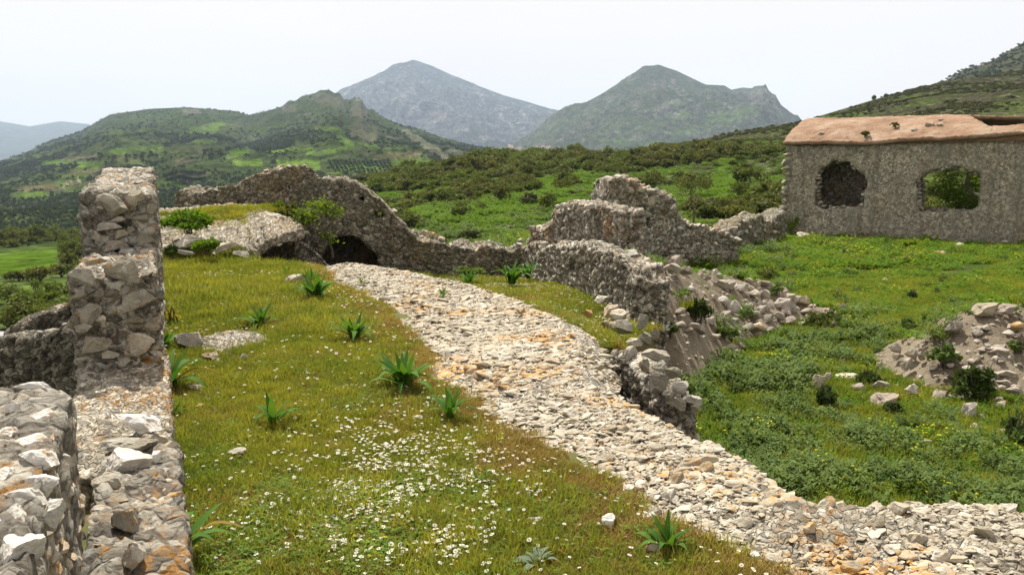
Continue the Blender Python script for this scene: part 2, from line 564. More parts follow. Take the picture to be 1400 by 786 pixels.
def displace(V, Q, cs, amp, seed, smooth=1, flat=1.5):
    for _ in range(smooth):                        # round the lattice corners
        acc = V.copy(); cnt = np.ones(len(V))
        for a, b in ((0, 1), (1, 2), (2, 3), (3, 0)):
            np.add.at(acc, Q[:, a], V[Q[:, b]]); np.add.at(cnt, Q[:, a], 1)
            np.add.at(acc, Q[:, b], V[Q[:, a]]); np.add.at(cnt, Q[:, b], 1)
        V = acc / cnt[:, None]
    Nn = vnormals(V, Q)
    w = V.copy()
    w = w + 0.25 * cs * np.stack([fbm(V / cs * 0.9 + 7, 2, seed + 1), fbm(V / cs * 0.9 + 17, 2, seed + 2), fbm(V / cs * 0.9 + 27, 2, seed + 3)], 1)
    w = w / cs; w[:, 2] *= flat
    f1, f2, cid = worley(w, seed)
    gap = np.clip(f2 - f1, 0, 1)
    g1, g2, cid2 = worley(w * 2.3 + 5, seed + 9)
    gap2 = np.clip(g2 - g1, 0, 1)
    small = cid < 0.45                             # some places are packed with small stones
    hgt = np.where(small, 0.5 * sstep(0, 0.2, gap2) + 0.35 * cid2, sstep(0, 0.2, gap) * (0.35 + 0.85 * cid))
    rough = fbm(V / cs * 4, 3, seed + 20)
    V2 = V + Nn * (amp * (hgt * 1.7 - 0.75 + 0.6 * rough) + amp * 0.8 * fbm(V / cs * 0.35, 2, seed + 30))[:, None]
    cell = np.where(small, cid2, cid)
    return V2, {'cell': cell, 'gap': np.where(small, gap2, gap)}, Nn

# ------------------------------------------------------------------ instanced stuff (one object, points carry turn, size and kind)
_protos = {}
def proto_collection(key, meshes):
    c = bpy.data.collections.new('kinds_of_' + key)
    for i, me in enumerate(meshes):
        o = bpy.data.objects.new('%s_kind_%02d' % (key, i), me)
        c.objects.link(o)
    return c

def scatter(name, pts, rot, scl, idx, meshes, label=None, parent=None, kind='stuff', cat=None):
    me = bpy.data.meshes.new(name)
    n = len(pts)
    me.vertices.add(n); me.vertices.foreach_set('co', np.asarray(pts, np.float32).ravel())
    a = me.attributes.new('turn', 'FLOAT_VECTOR', 'POINT'); a.data.foreach_set('vector', np.asarray(rot, np.float32).ravel())
    scl = np.asarray(scl, np.float32)
    if scl.ndim == 1: scl = np.stack([scl] * 3, 1)
    a = me.attributes.new('size', 'FLOAT_VECTOR', 'POINT'); a.data.foreach_set('vector', scl.ravel())
    a = me.attributes.new('which', 'INT', 'POINT'); a.data.foreach_set('value', np.asarray(idx, np.int32))
    o = bpy.data.objects.new(name, me); COL.objects.link(o)
    if parent is not None:
        o.parent = parent
        m = Matrix.Translation(parent.location) @ parent.rotation_euler.to_matrix().to_4x4()
        o.matrix_parent_inverse = m.inverted()
    col = proto_collection(name, meshes)
    ng = bpy.data.node_groups.new(name + '_scatter', 'GeometryNodeTree')
    ng.interface.new_socket('Geometry', in_out='INPUT', socket_type='NodeSocketGeometry')
    ng.interface.new_socket('Geometry', in_out='OUTPUT', socket_type='NodeSocketGeometry')
    gi = ng.nodes.new('NodeGroupInput'); go = ng.nodes.new('NodeGroupOutput')
    ip = ng.nodes.new('GeometryNodeInstanceOnPoints')
    ci = ng.nodes.new('GeometryNodeCollectionInfo')
    ci.inputs['Collection'].default_value = col
    ci.inputs['Separate Children'].default_value = True
    ci.inputs['Reset Children'].default_value = True
    ip.inputs['Pick Instance'].default_value = True
    def attr(nm, dt):
        k = ng.nodes.new('GeometryNodeInputNamedAttribute'); k.data_type = dt
        k.inputs['Name'].default_value = nm
        return [s for s in k.outputs if s.enabled and s.name == 'Attribute'][0]
    er = ng.nodes.new('FunctionNodeEulerToRotation')
    ng.links.new(attr('turn', 'FLOAT_VECTOR'), er.inputs[0])
    ng.links.new(gi.outputs[0], ip.inputs['Points'])
    ng.links.new(ci.outputs[0], ip.inputs['Instance'])
    ng.links.new(attr('which', 'INT'), ip.inputs['Instance Index'])
    ng.links.new(er.outputs[0], ip.inputs['Rotation'])
    ng.links.new(attr('size', 'FLOAT_VECTOR'), ip.inputs['Scale'])
    ng.links.new(ip.outputs[0], go.inputs[0])
    md = o.modifiers.new('scatter', 'NODES'); md.node_group = ng
    tag(o, label, cat, None, kind)
    return o

def rand_rot(n, tilt=0.2, rg=RNG):
    return np.stack([rg.uniform(-tilt, tilt, n), rg.uniform(-tilt, tilt, n), rg.uniform(0, 6.283, n)], 1)
# ------------------------------------------------------------------ far land: every ridge where it stands
def lerp_tab(tab, x):
    return np.interp(x, [t[0] for t in tab], [t[1] for t in tab])

def paint(C, px, py, spots, seed=0, rows=None):
    """land use (fields, scree, bare earth) with ragged borders; part of the ground itself"""
    for (cx, cy, rx, ry, ang, col) in spots:
        a = math.radians(ang)
        dx = (px - cx); dy = (py - cy)
        u = (dx * math.cos(a) + dy * math.sin(a)) / rx; v = (-dx * math.sin(a) + dy * math.cos(a)) / ry
        w = vnoise(np.stack([px / 7, py / 4, np.full(len(px), seed)], 1), 5) * 0.25
        m = 1 - sstep(0.85, 1.05, np.maximum(np.abs(u), np.abs(v)) * 0.6 + np.hypot(u, v) * 0.4 + w)
        C = C * (1 - m[:, None]) + np.array(col)[None, :] * m[:, None]
    return C

class Layer: pass

def land_layer(name, ridge, Dr, Df, pyf, x0, x1, nx, ny, relief, rscale, base, spots, mat, power=1.0, rid=0.5, seed=0, back=0.25, kind='structure', rough_ridge=0.0):
    px = np.linspace(x0, x1, nx)
    r = np.concatenate([np.linspace(0, 1, ny), 1 + np.linspace(0.06, 1, 8) * back])
    PX, R = np.meshgrid(px, r, indexing='ij')
    pr = lerp_tab(ridge, PX)
    dr = lerp_tab(Dr, PX) if isinstance(Dr, list) else np.full(PX.shape, float(Dr))
    df = lerp_tab(Df, PX) if isinstance(Df, list) else np.full(PX.shape, float(Df))
    pf = lerp_tab(pyf, PX) if isinstance(pyf, list) else np.full(PX.shape, float(pyf))
    def z_of(py, Y):
        yv = (393.0 - py) / FPX
        return EYE + Y * (-SP + yv * CP) / (CP + yv * SP)
    Y = df + (dr - df) * R
    zf = z_of(pf, df); zr = z_of(pr, dr)
    Rc = np.clip(R, 0, 1)
    Z = zf + (zr - zf) * Rc ** power
    over = np.clip(R - 1, 0, None)
    Z = Z - over * (np.abs(zr - zf) + 0.03 * dr) * 1.6
    yv = (393.0 - np.minimum(pr, pf)) / FPX
    X = (PX - 700) / FPX * Y / (CP + yv * SP)
    P = np.stack([X.ravel(), Y.ravel(), Z.ravel()], 1)
    q = P / rscale
    env = (np.sin(np.clip(R, 0, 1) * math.pi) ** 0.6).ravel() * 0.9 + 0.1 * (1 - sstep(0.9, 1.0, R.ravel())) + rough_ridge
    rel = rid * (ridged(q * [1, 1, 0.3], 6, seed) - 0.35) + (1 - rid) * fbm(q, 6, seed + 3)
    P[:, 2] += rel * relief * env
    col = np.broadcast_to(np.array(base)[None, :], P.shape).copy()
    ppx, ppy, _ = project(P)
    col = paint(col, ppx, ppy, spots, seed)
    F = grid_faces(nx, len(r))
    me = mesh_np(name, P, F[:, ::-1], None, mat, True, {'land': col})
    o = obj(name, me); tag(o, kind=kind)
    L = Layer(); L.P = P.reshape(nx, len(r), 3); L.nx = nx; L.ny = ny; L.o = o
    L.ppx = ppx.reshape(nx, -1); L.ppy = ppy.reshape(nx, -1)
    return L

def layer_points(L, n, rg, jmax=None):
    """random points on the visible side of a layer, evenly in plan azimuth and depth"""
    i = rg.uniform(0, L.nx - 1.001, n); j = rg.uniform(0, (jmax or L.ny) - 1.001, n)
    ii = i.astype(int); jj = j.astype(int); a = (i - ii)[:, None]; b = (j - jj)[:, None]
    P = L.P
    return (P[ii, jj] * (1 - a) * (1 - b) + P[ii + 1, jj] * a * (1 - b) + P[ii, jj + 1] * (1 - a) * b + P[ii + 1, jj + 1] * a * b)

def land_mat(name, scale, contrast=0.5, rockc=None, rockamt=0.0, rockscale=1.0, green=None, greenamt=0.0, bumpd=1.0, steep=0.0, dim=(0.62, 0.60, 0.62)):
    m, nt, b = new_mat(name)
    b.inputs['Specular IOR Level'].default_value = 0.0
    p = wpos(nt)
    c = N(nt, 'ShaderNodeAttribute', attribute_name='land').outputs['Color']
    n1 = noise(nt, p, scale, 8, 0.7)
    c = mix(nt, 1.0, c, dim, 'MULTIPLY')
    c = mix(nt, 1.0, c, ramp(nt, n1, [(0.3, 1 - contrast), (0.5, 1.0), (0.7, 1 + contrast)]), 'MULTIPLY')
    if green:
        n3 = noise(nt, p, scale * 0.35, 6, 0.65)
        c = mix(nt, maprange(nt, n3, 0.47, 0.6, 0, greenamt), c, green)
    if rockc:
        n2 = noise(nt, p, scale * rockscale, 8, 0.75)
        f = maprange(nt, n2, 0.55, 0.63, 0, rockamt)
        if steep:
            g = nt.nodes.new('ShaderNodeNewGeometry')
            s = nt.nodes.new('ShaderNodeSeparateXYZ'); nt.links.new(g.outputs['True Normal'], s.inputs[0])
            st = maprange(nt, s.outputs['Z'], 0.9, 0.6, 0, steep)
            ad = nt.nodes.new('ShaderNodeMath'); ad.operation = 'ADD'; ad.use_clamp = True
            nt.links.new(f, ad.inputs[0]); nt.links.new(st, ad.inputs[1]); f = ad.outputs[0]
        c = mix(nt, f, c, rockc)
    n9 = noise(nt, p, scale * 5.0, 6, 0.8)
    c = mix(nt, 1.0, c, ramp(nt, n9, [(0.36, 0.35), (0.5, 0.95), (0.64, 1.7)]), 'MULTIPLY')
    nt.links.new(c, b.inputs['Base Color'])
    bn = noise(nt, p, scale * 2.5, 8, 0.7)
    bump(nt, b, bn, 1.0, bumpd)
    return m

G1 = (0.150, 0.245, 0.040); G2 = (0.185, 0.290, 0.045); BR = (0.20, 0.165, 0.10); OL = (0.105, 0.125, 0.055)

M['land_far'] = land_mat('far_hill_ground', 0.006, 0.35, (0.12, 0.11, 0.09), 0.4, 1.2, bumpd=20, dim=(0.45, 0.45, 0.45))
M['land_peak'] = land_mat('grey_peak_ground', 0.006, 0.45, (0.24, 0.23, 0.21), 0.6, 1.2, (0.03, 0.038, 0.02), 0.6, 30, 0.35, (0.36, 0.37, 0.38))
M['land_right'] = land_mat('right_peak_ground', 0.010, 0.4, (0.18, 0.165, 0.14), 0.55, 1.2, (0.032, 0.042, 0.016), 0.7, 16, 0.3, (0.36, 0.40, 0.34))
M['land_left'] = land_mat('left_hill_ground', 0.014, 0.40, (0.12, 0.11, 0.09), 0.4, 1.7, (0.026, 0.036, 0.012), 0.65, 6, 0.25, (0.44, 0.47, 0.37))
M['land_near'] = land_mat('hillside_ground', 0.12, 0.45, (0.30, 0.28, 0.24), 0.30, 2.4, (0.05, 0.085, 0.014), 0.6, 0.6)
M['land_upper'] = land_mat('upper_hill_ground', 0.03, 0.4, (0.10, 0.095, 0.075), 0.4, 1.8, None, 0, 2, dim=(0.4, 0.42, 0.4))
M['land_valley'] = land_mat('valley_ground', 0.04, 0.35, None, 0, 1, (0.045, 0.072, 0.017), 0.5, 1.0)
far_hill = land_layer('far_hill', [(-260, 185), (-100, 168), (0, 166), (40, 173), (82, 166), (122, 170), (170, 195), (260, 235)],
    9000, 5600, 236, -260, 260, 160, 50, 120, 900, (0.10, 0.115, 0.06), [], M['land_far'], 1.0, 0.4, 3)
peak = land_layer('grey_mountain', [(340, 215), (400, 165), (460, 127), (490, 113), (520, 100), (545, 89), (565, 82), (590, 90), (620, 104), (655, 118), (690, 131), (720, 139), (745, 147), (762, 153), (800, 175), (880, 215)],
    7000, 4300, 224, 340, 880, 420, 170, 300, 620, (0.13, 0.14, 0.115), [
        (555, 130, 4, 14, 50, (0.40, 0.38, 0.34)), (700, 175, 2, 26, -32, (0.44, 0.42, 0.38)), (722, 165, 1.6, 18, -32, (0.42, 0.40, 0.36)), (600, 160, 12, 8, 0, (0.30, 0.25, 0.20))],
    M['land_peak'], 1.0, 0.75, 11)
rmount = land_layer('right_mountain', [(560, 240), (640, 222), (700, 200), (730, 182), (762, 156), (800, 141), (830, 125), (860, 108), (880, 95), (900, 89), (925, 97), (950, 109), (965, 116), (990, 117), (1000, 123), (1015, 120), (1028, 121), (1032, 118), (1046, 117), (1052, 127), (1060, 131), (1068, 144), (1085, 158), (1110, 175), (1200, 210)],
    4000, 2000, 226, 560, 1200, 460, 170, 190, 420, (0.105, 0.135, 0.05), [
        (923, 157, 22, 5, -8, G1), (1000, 158, 36, 6, -8, G1), (930, 181, 22, 3, -6, G1), (860, 192, 20, 3, -8, G1), (915, 153, 40, 2.5, -8, OL),
        (895, 120, 16, 12, 0, (0.17, 0.155, 0.12)), (1035, 132, 22, 12, 0, (0.21, 0.195, 0.165))],
    M['land_right'], 1.0, 0.65, 23)
left_spots = [(183, 206, 42, 5, -6, G1), (286, 175, 30, 6, -6, G1), (330, 172, 30, 5, -4, OL), (338, 222, 22, 5, 0, G2), (327, 209, 17, 5, -8, G1), (77, 223, 20, 4, -3, G1), (126, 226, 18, 5, -3, G1),
    (40, 267, 28, 5, -2, G2), (100, 259, 26, 3, -14, G1), (52, 257, 30, 4, -3, BR), (178, 219, 20, 5, 0, (0.17, 0.19, 0.075)), (252, 243, 30, 6, 0, (0.17, 0.19, 0.075)), (120, 235, 26, 3, -8, BR),
    (395, 223, 18, 5, 0, G2), (449, 177, 20, 4, 5, G1), (472, 192, 14, 5, 40, G1), (417, 226, 22, 8, 0, G2), (494, 228, 42, 8, 4, (0.14, 0.22, 0.045)), (543, 214, 36, 4, -5, BR), (557, 223, 34, 6, -4, G2), (520, 245, 30, 4, 0, G1),
    (265, 203, 60, 3, -3, OL), (220, 250, 26, 3, 4, G1), (66, 262, 3, 0.9, 0, (0.4, 0.36, 0.28)), (98, 251, 36, 1.1, -22, (0.42, 0.38, 0.30)),
    (450, 138, 22, 9, 10, (0.15, 0.145, 0.10)), (492, 150, 12, 14, 0, (0.22, 0.20, 0.165)), (500, 180, 20, 12, 20, (0.17, 0.165, 0.12)), (585, 200, 46, 5, 32, (0.30, 0.28, 0.24)), (640, 212, 30, 4, 10, (0.28, 0.26, 0.22)), (395, 150, 10, 6, 0, (0.2, 0.19, 0.15)), (262, 153, 14, 4, 0, (0.22, 0.20, 0.17))]
_r = np.random.default_rng(404)
for _k in range(60):
    _x = _r.uniform(0, 560); _y = _r.uniform(192, 262)
    left_spots.insert(0, (_x, _y, _r.uniform(10, 34), _r.uniform(1.2, 3.6), _r.uniform(-10, 3), [G1, OL, OL, BR, (0.05, 0.07, 0.025), G1][_k % 6]))
left = land_layer('left_hill', [(-300, 260), (-100, 236), (-50, 228), (0, 221), (30, 212), (60, 197), (110, 180), (150, 157), (205, 149), (255, 147), (320, 152), (340, 158), (365, 152), (385, 146), (395, 138), (404, 138), (412, 132), (430, 128), (438, 124), (450, 123), (458, 128), (464, 127), (470, 136), (478, 137), (484, 134), (494, 135), (498, 143), (503, 150), (510, 150), (520, 160), (545, 172), (575, 178), (600, 188), (640, 200), (665, 207), (700, 222), (800, 260)],
    [(-300, 2300), (400, 2500), (560, 2300), (800, 1800)], 380, [(-300, 330), (200, 325), (420, 300), (560, 262), (800, 262)], -300, 800, 700, 230, 46, 210, (0.078, 0.108, 0.034), left_spots, M['land_left'], 1.25, 0.6, 31)
valley = land_layer('valley_floor', [(-300, 322), (200, 317), (420, 292), (560, 258), (800, 258)], 430, [(-300, 46), (800, 46)], [(-300, 452), (120, 452), (400, 400), (800, 352)], -300, 800, 420, 150, 3.5, 60, (0.075, 0.105, 0.032),
    [(26, 359, 62, 15, -8, (0.085, 0.155, 0.016)), (56, 409, 60, 9, -4, (0.08, 0.13, 0.022)), (20, 300, 60, 4, 0, OL), (90, 388, 60, 5, -4, (0.10, 0.155, 0.03))], M['land_valley'], 1.0, 0.2, 41)
near_spots = [(560, 268, 70, 7, -4, (0.085, 0.15, 0.018)), (688, 282, 62, 12, -14, (0.085, 0.16, 0.016)), (749, 262, 15, 22, -25, (0.085, 0.16, 0.016)), (812, 250, 34, 14, 15, (0.08, 0.145, 0.016)), (990, 250, 24, 38, 32, (0.08, 0.14, 0.018)), (770, 275, 14, 16, -20, (0.08, 0.15, 0.016)),
    (640, 300, 60, 8, 0, (0.075, 0.125, 0.018)), (590, 290, 30, 10, 0, (0.12, 0.19, 0.035)), (900, 235, 40, 5, 0, (0.11, 0.15, 0.04))]
near = land_layer('hillside', [(260, 330), (350, 300), (450, 264), (500, 248), (560, 236), (620, 221), (660, 217), (700, 216), (780, 214), (850, 217), (900, 211), (940, 198), (1000, 181), (1060, 172), (1100, 165), (1200, 135), (1290, 112), (1400, 97), (1550, 80), (1750, 66)],
    [(260, 200), (700, 260), (1000, 330), (1400, 430), (1750, 450)], 52, [(260, 400), (560, 356), (800, 322), (1100, 300), (1400, 300), (1750, 300)], 260, 1750, 640, 230, 4.5, 38, (0.085, 0.11, 0.036), [(1210, 148, 330, 46, -12, (0.06, 0.058, 0.034)), (1000, 190, 90, 10, -12, (0.075, 0.07, 0.045))] + near_spots, M['land_near'], 1.1, 0.3, 53, rough_ridge=0.0)
upper = land_layer('upper_hill', [(1150, 175), (1230, 140), (1290, 112), (1320, 95), (1350, 87), (1372, 74), (1400, 58), (1500, 30), (1650, 5), (1800, 0)], 1200, 480, 175, 1150, 1800, 200, 80, 20, 130, (0.10, 0.10, 0.05), [], M['land_upper'], 1.0, 0.6, 61)

# ------------------------------------------------------------------ the courtyard and the ground about the ruin, one sheet running out under the hills
YARD = -1.5
def ground_z(x, y):
    x = np.asarray(x, float); y = np.asarray(y, float)
    z = np.full(x.shape, YARD)
    z = z - 0.22 * np.clip(-x - 3.5, 0, None) ** 1.0 * sstep(-2.5, -6, x)
    z = z - 0.06 * np.clip(y - 20, 0, None) * (1 - sstep(-4, 4, x))
    z = z - 0.5 * np.clip(y - 49, 0, None)
    q = np.stack([np.ravel(x) / 3.0, np.ravel(y) / 3.0, np.zeros(x.size)], 1)
    z = z + 0.10 * fbm(q, 3, 77).reshape(x.shape) * 1.0
    return z

xs = np.concatenate([np.linspace(-160, -20, 50), np.linspace(-19, 40, 240), np.linspace(42, 150, 40)])
ys = np.concatenate([np.linspace(-60, 0, 20), np.linspace(0.5, 50, 200), np.linspace(52, 90, 24)])
XX, YY = np.meshgrid(xs, ys, indexing='ij')
ZZ = ground_z(XX, YY)
m_, nt_, b_ = new_mat('courtyard_soil')
b_.inputs['Specular IOR Level'].default_value = 0.0
p_ = wpos(nt_)
n_ = noise(nt_, p_, 1.2, 6, 0.65)
c_ = ramp(nt_, n_, [(0.3, (0.032, 0.05, 0.012)), (0.5, (0.05, 0.072, 0.018)), (0.68, (0.09, 0.075, 0.036))])
nt_.links.new(c_, b_.inputs['Base Color'])
bump(nt_, b_, noise(nt_, p_, 9, 6, 0.7), 1.0, 0.06)
M['yard'] = m_
yard = obj('ground', mesh_np('ground', np.stack([XX.ravel(), YY.ravel(), ZZ.ravel()], 1), grid_faces(len(xs), len(ys)), None, M['yard']))
tag(yard, kind='structure')
# ------------------------------------------------------------------ the ruin
AX = np.array([-0.3966, 0.918]); AV = np.array([0.918, 0.3966])
def uv(u, v): return AX * u + AV * v

def masonry(parent, name, A, B, thick, prof, base, cell, mat, **kw):
    V, Q, at, Nn = wall_solid(A, B, thick, prof, base, cell, **kw)
    o = obj(name, mesh_np(name, V, Q, None, M[mat], True, at), parent)
    return o, V, Nn

def face_stones(parent, V, Nn, n, smin, smax, mat, keep=None, up=False, sub=2, proud=0.25, flatz=0.6, seed=1):
    """stones set in the faces of a wall: small ones many, large ones few"""
    rg = np.random.default_rng(seed)
    px, py, dep = project(V)
    toward = (Nn[:, 0] * (0 - V[:, 0]) + Nn[:, 1] * (0 - V[:, 1]) + Nn[:, 2] * (EYE - V[:, 2])) > 0.05
    m = toward & (px > -60) & (px < 1460) & (py > -20) & (py < 820)
    if up: m &= Nn[:, 2] > 0.6
    if keep is not None: m &= keep(V, px, py)
    ids = np.nonzero(m)[0]
    if len(ids) == 0: return
    placed = []
    tries = 0
    while len(placed) < n and tries < n * 25:
        tries += 1
        i = rg.choice(ids)
        s = smin + (smax - smin) * rg.random() ** 2.2
        p = V[i]
        if any((p[0] - q[0]) ** 2 + (p[1] - q[1]) ** 2 + (p[2] - q[2]) ** 2 < (0.62 * (s + q[3])) ** 2 for q in placed[-120:]): continue
        placed.append((p[0], p[1], p[2], s))
        nn = Nn[i]
        az = math.atan2(nn[1], nn[0]) + math.pi / 2
        loc = Vector(p) - Vector(nn) * s * (0.5 - proud)
        flat = abs(nn[2]) > 0.7
        h = (s * rg.uniform(0.75, 1.25), s * rg.uniform(0.6, 0.8), s * rg.uniform(0.42, 0.42 + flatz * 0.5))
        rock('stone', parent, loc, h, (rg.uniform(-.2, .2), rg.uniform(-.25, .25), (rg.uniform(0, 6.28) if flat else az + rg.uniform(-.2, .2))), mat, int(rg.integers(12)), sub)

def px_stone(parent, px, py, w, h, Y, mat='rock', deep=0.7, sub=4, name='stone', az=0.0, k=None, sink=0.0):
    """a stone whose face is seen w x h pixels large at distance Y"""
    c = atY(px, py, Y)
    s = Y / FPX
    hx, hz = w * s * 0.5, h * s * 0.5
    hy = hx * deep
    c = c + Vector((0, hy * 0.6, -sink))
    return rock(name, parent, c, (hx * 1.05, hy, hz * 1.08), face_rot(az, 0.12), mat, k, sub)

# ---- the parapet wall on the left
P0 = uv(0, -0.05)
par = empty('parapet_wall', (uv(6, -0.3)[0], uv(6, -0.3)[1], 0), 'broken rubble parapet wall with two stepped stubs along the left edge of the grass terrace', 'wall')
# near block
e0 = atZ(98, 540, 0.72); n0 = uv(0.15, -0.27)
nb_far = np.array([e0.x, e0.y])
o, V, Nn = masonry(par, 'near_block', n0, nb_far, 1.15, [(0, 0.74), (1.2, 0.76), (2.2, 0.76), (3.1, 0.76), (3.25, 0.74), (3.35, 0.68)], -0.6, 0.024, 'mas_left', cs=0.17, amp=0.016, rag=0.03, seed=3, prof_is_px=False, nvec=(-1.0, 0.22))
face_stones(par, V, Nn, 60, 0.02, 0.06, 'rock_warm', keep=lambda V, px, py: Nn[:, 2] < 0.5, seed=4, proud=0.05)
face_stones(par, V, Nn, 34, 0.03, 0.075, 'rock', up=True, seed=5, proud=-0.1)
for (px, py, w, h) in [(58, 632, 48, 22), (54, 661, 42, 20), (64, 577, 48, 16), (48, 611, 60, 16), (22, 716, 62, 30), (26, 756, 62, 34), (40, 686, 52, 16), (52, 538, 52, 10), (12, 598, 36, 14), (8, 655, 30, 18), (20, 562, 30, 8), (75, 700, 30, 14)]:
    c = atZ(px, py, 0.745)
    s = c.y / FPX
    rock('stone', par, c + Vector((0, 0, 0.0)), (w * s * .6, h * s * 1.4, 0.045 + 0.012 * random.random()), face_rot(0.3, .1), 'pale_top', None, 4)
# low course with the large loose-set stones
o, V, Nn = masonry(par, 'low_course', uv(1.3, 0.0), uv(4.5, 0.0), 0.34, [(0, 0.10), (0.8, 0.14), (1.5, 0.16), (2.2, 0.22), (3.2, 0.16)], -0.5, 0.024, 'mas_left', cs=0.15, amp=0.018, rag=0.05, seed=6, prof_is_px=False)
face_stones(par, V, Nn, 30, 0.02, 0.06, 'rock_warm', seed=7)
for (px, py, w, h, Y, mt) in [(187, 586, 72, 30, 4.05, 'rock_warm'), (205, 605, 38, 18, 4.0, 'rock'), (155, 610, 70, 14, 3.95, 'rock'), (165, 640, 74, 34, 3.6, 'rock_warm'), (148, 668, 56, 30, 3.4, 'rock'), (172, 718, 48, 34, 2.9, 'rock'), (178, 765, 44, 40, 2.6, 'rock_warm'), (192, 612, 60, 16, 3.9, 'rock_dark'), (212, 625, 22, 16, 3.8, 'rock_warm')]:
    Y = atZ(px, py + h * .2, 0.20).y; px_stone(par, px, py, w, h * 1.25, Y, 'pale_top' if mt == 'rock_warm' else mt, 0.8)
# pebbly sloping wall head
o, V, Nn = masonry(par, 'wall_head', uv(4.2, -0.03), uv(6.3, -0.03), 0.56, [(0, 0.12), (0.5, 0.16), (1.4, 0.17), (2.1, 0.24)], -0.6, 0.024, 'crust', cs=0.07, amp=0.014, rag=0.02, seed=8, prof_is_px=False)
face_stones(par, V, Nn, 90, 0.012, 0.04, 'rock_warm', seed=9, up=True, proud=0.0)
# lower stub and taller stub, their broken ends toward the viewer
o, V, Nn = masonry(par, 'lower_stub', uv(6.1, -0.09), uv(8.0, -0.09), 0.52, [(0, 0.86), (0.7, 0.86), (1.9, 0.9)], -0.6, 0.026, 'mas_left', cs=0.14, amp=0.03, rag=0.04, seed=10, prof_is_px=False)
face_stones(par, V, Nn, 30, 0.025, 0.07, 'rock', seed=11, proud=0.1)
o, V, Nn = masonry(par, 'tall_stub', uv(7.6, -0.09), uv(12.6, -0.09), 0.54, [(0, 1.40), (0.8, 1.42), (1.6, 1.44), (2.6, 1.47), (3.0, 1.48), (3.1, 1.56), (4.4, 1.54), (5, 1.2)], -0.9, 0.035, 'mas_left', cs=0.15, amp=0.03, rag=0.05, seed=12, prof_is_px=False)
face_stones(par, V, Nn, 45, 0.03, 0.09, 'rock', seed=13, proud=0.15)
for (px, py, w, h, mt) in [(171, 372, 62, 46, 'rock'), (116, 381, 46, 27, 'rock'), (124, 359, 40, 12, 'rock_warm'), (176, 416, 64, 36, 'rock'), (121, 430, 52, 40, 'rock'), (180, 442, 50, 18, 'rock_dark'), (138, 438, 20, 14, 'rock_warm'), (124, 472, 52, 30, 'rock'), (180, 470, 58, 42, 'rock_warm'), (150, 426, 18, 12, 'rock'), (110, 449, 28, 16, 'rock'), (150, 402, 22, 12, 'rock_dark'), (205, 396, 22, 16, 'rock'), (206, 428, 18, 18, 'rock'), (186, 494, 14, 10, 'rock_warm'), (145, 485, 30, 12, 'rock'), (148, 365, 20, 12, 'rock_warm'), (107, 405, 26, 12, 'rock_dark')]:
    px_stone(par, px, py, w, h, 5.56 - 0.25 * (212 - px) / 115.0, mt, 0.45)
for (px, py, w, h, mt) in [(150, 284, 56, 34, 'rock'), (184, 270, 40, 26, 'rock_warm'), (141, 311, 42, 14, 'rock'), (150, 338, 44, 18, 'rock'), (188, 331, 38, 26, 'rock'), (162, 321, 22, 14, 'rock_warm'), (131, 325, 14, 14, 'rock'), (190, 300, 36, 16, 'rock_dark'), (160, 301, 26, 10, 'rock'), (176, 316, 16, 12, 'rock'), (205, 315, 14, 20, 'rock'), (206, 285, 14, 18, 'rock')]:
    px_stone(par, px, py, w, h, 6.94 - 0.26 * (212 - px) / 90.0, mt, 0.45)
for (px, py, w, h, Y) in [(193, 239, 32, 9, 9.6), (168, 250, 40, 8, 8.4), (150, 262, 44, 8, 7.5), (190, 250, 30, 8, 8.3)]:
    px_stone(par, px, py, w, h, Y, 'rock', 0.9)

# ---- dark wall running off to the left, outside the parapet
ow = empty('outer_wall', (-4.5, 7.2, -1.5), 'dark rubble wall with a lower ledge running left below the parapet', 'wall')
o, V, Nn = masonry(ow, 'rear_course', atY(-70, 450, 7.6), atY(112, 420, 7.2), 0.5, [(-70, 498), (-10, 478), (10, 455), (22, 440), (45, 433), (60, 425), (75, 420), (95, 413), (112, 410)], -2.4, 0.04, 'mas_dark', cs=0.13, amp=0.03, rag=0.04, seed=14)
face_stones(ow, V, Nn, 60, 0.03, 0.08, 'rock_dark', seed=15, proud=0.1)
face_stones(ow, V, Nn, 24, 0.04, 0.09, 'rock', up=True, seed=25, proud=0.1)
o, V, Nn = masonry(ow, 'front_course', atY(-70, 450, 7.2), atY(112, 420, 6.8), 0.4, [(-70, 480), (0, 464), (15, 462), (35, 464), (60, 459), (80, 455), (112, 450)], -2.4, 0.04, 'mas_dark', cs=0.13, amp=0.03, rag=0.03, seed=16)
face_stones(ow, V, Nn, 90, 0.025, 0.075, 'rock_dark', seed=17, proud=0.1)
face_stones(ow, V, Nn, 24, 0.04, 0.08, 'rock', up=True, seed=27, proud=0.1)

# ---- polygons in plan
def poly_px(pts, z=0.0): return np.array([list(atZ(a, b, z)[:2]) for a, b in pts])
def inside(P, poly):
    x, y = P[:, 0], P[:, 1]; r = np.zeros(len(P), bool)
    for a in range(len(poly)):
        x1, y1 = poly[a]; x2, y2 = poly[(a + 1) % len(poly)]
        if abs(y2 - y1) < 1e-9: continue
        r ^= ((y1 > y) != (y2 > y)) & (x < (x2 - x1) * (y - y1) / (y2 - y1) + x1)
    return r
def dist_line(P, pts):
    d = np.full(len(P), 1e9)
    for a in range(len(pts) - 1):
        p = pts[a]; q = pts[a + 1]; e = q - p; L2 = (e * e).sum()
        t = np.clip(((P[:, 0] - p[0]) * e[0] + (P[:, 1] - p[1]) * e[1]) / L2, 0, 1)
        d = np.minimum(d, np.hypot(P[:, 0] - p[0] - t * e[0], P[:, 1] - p[1] - t * e[1]))
    return d

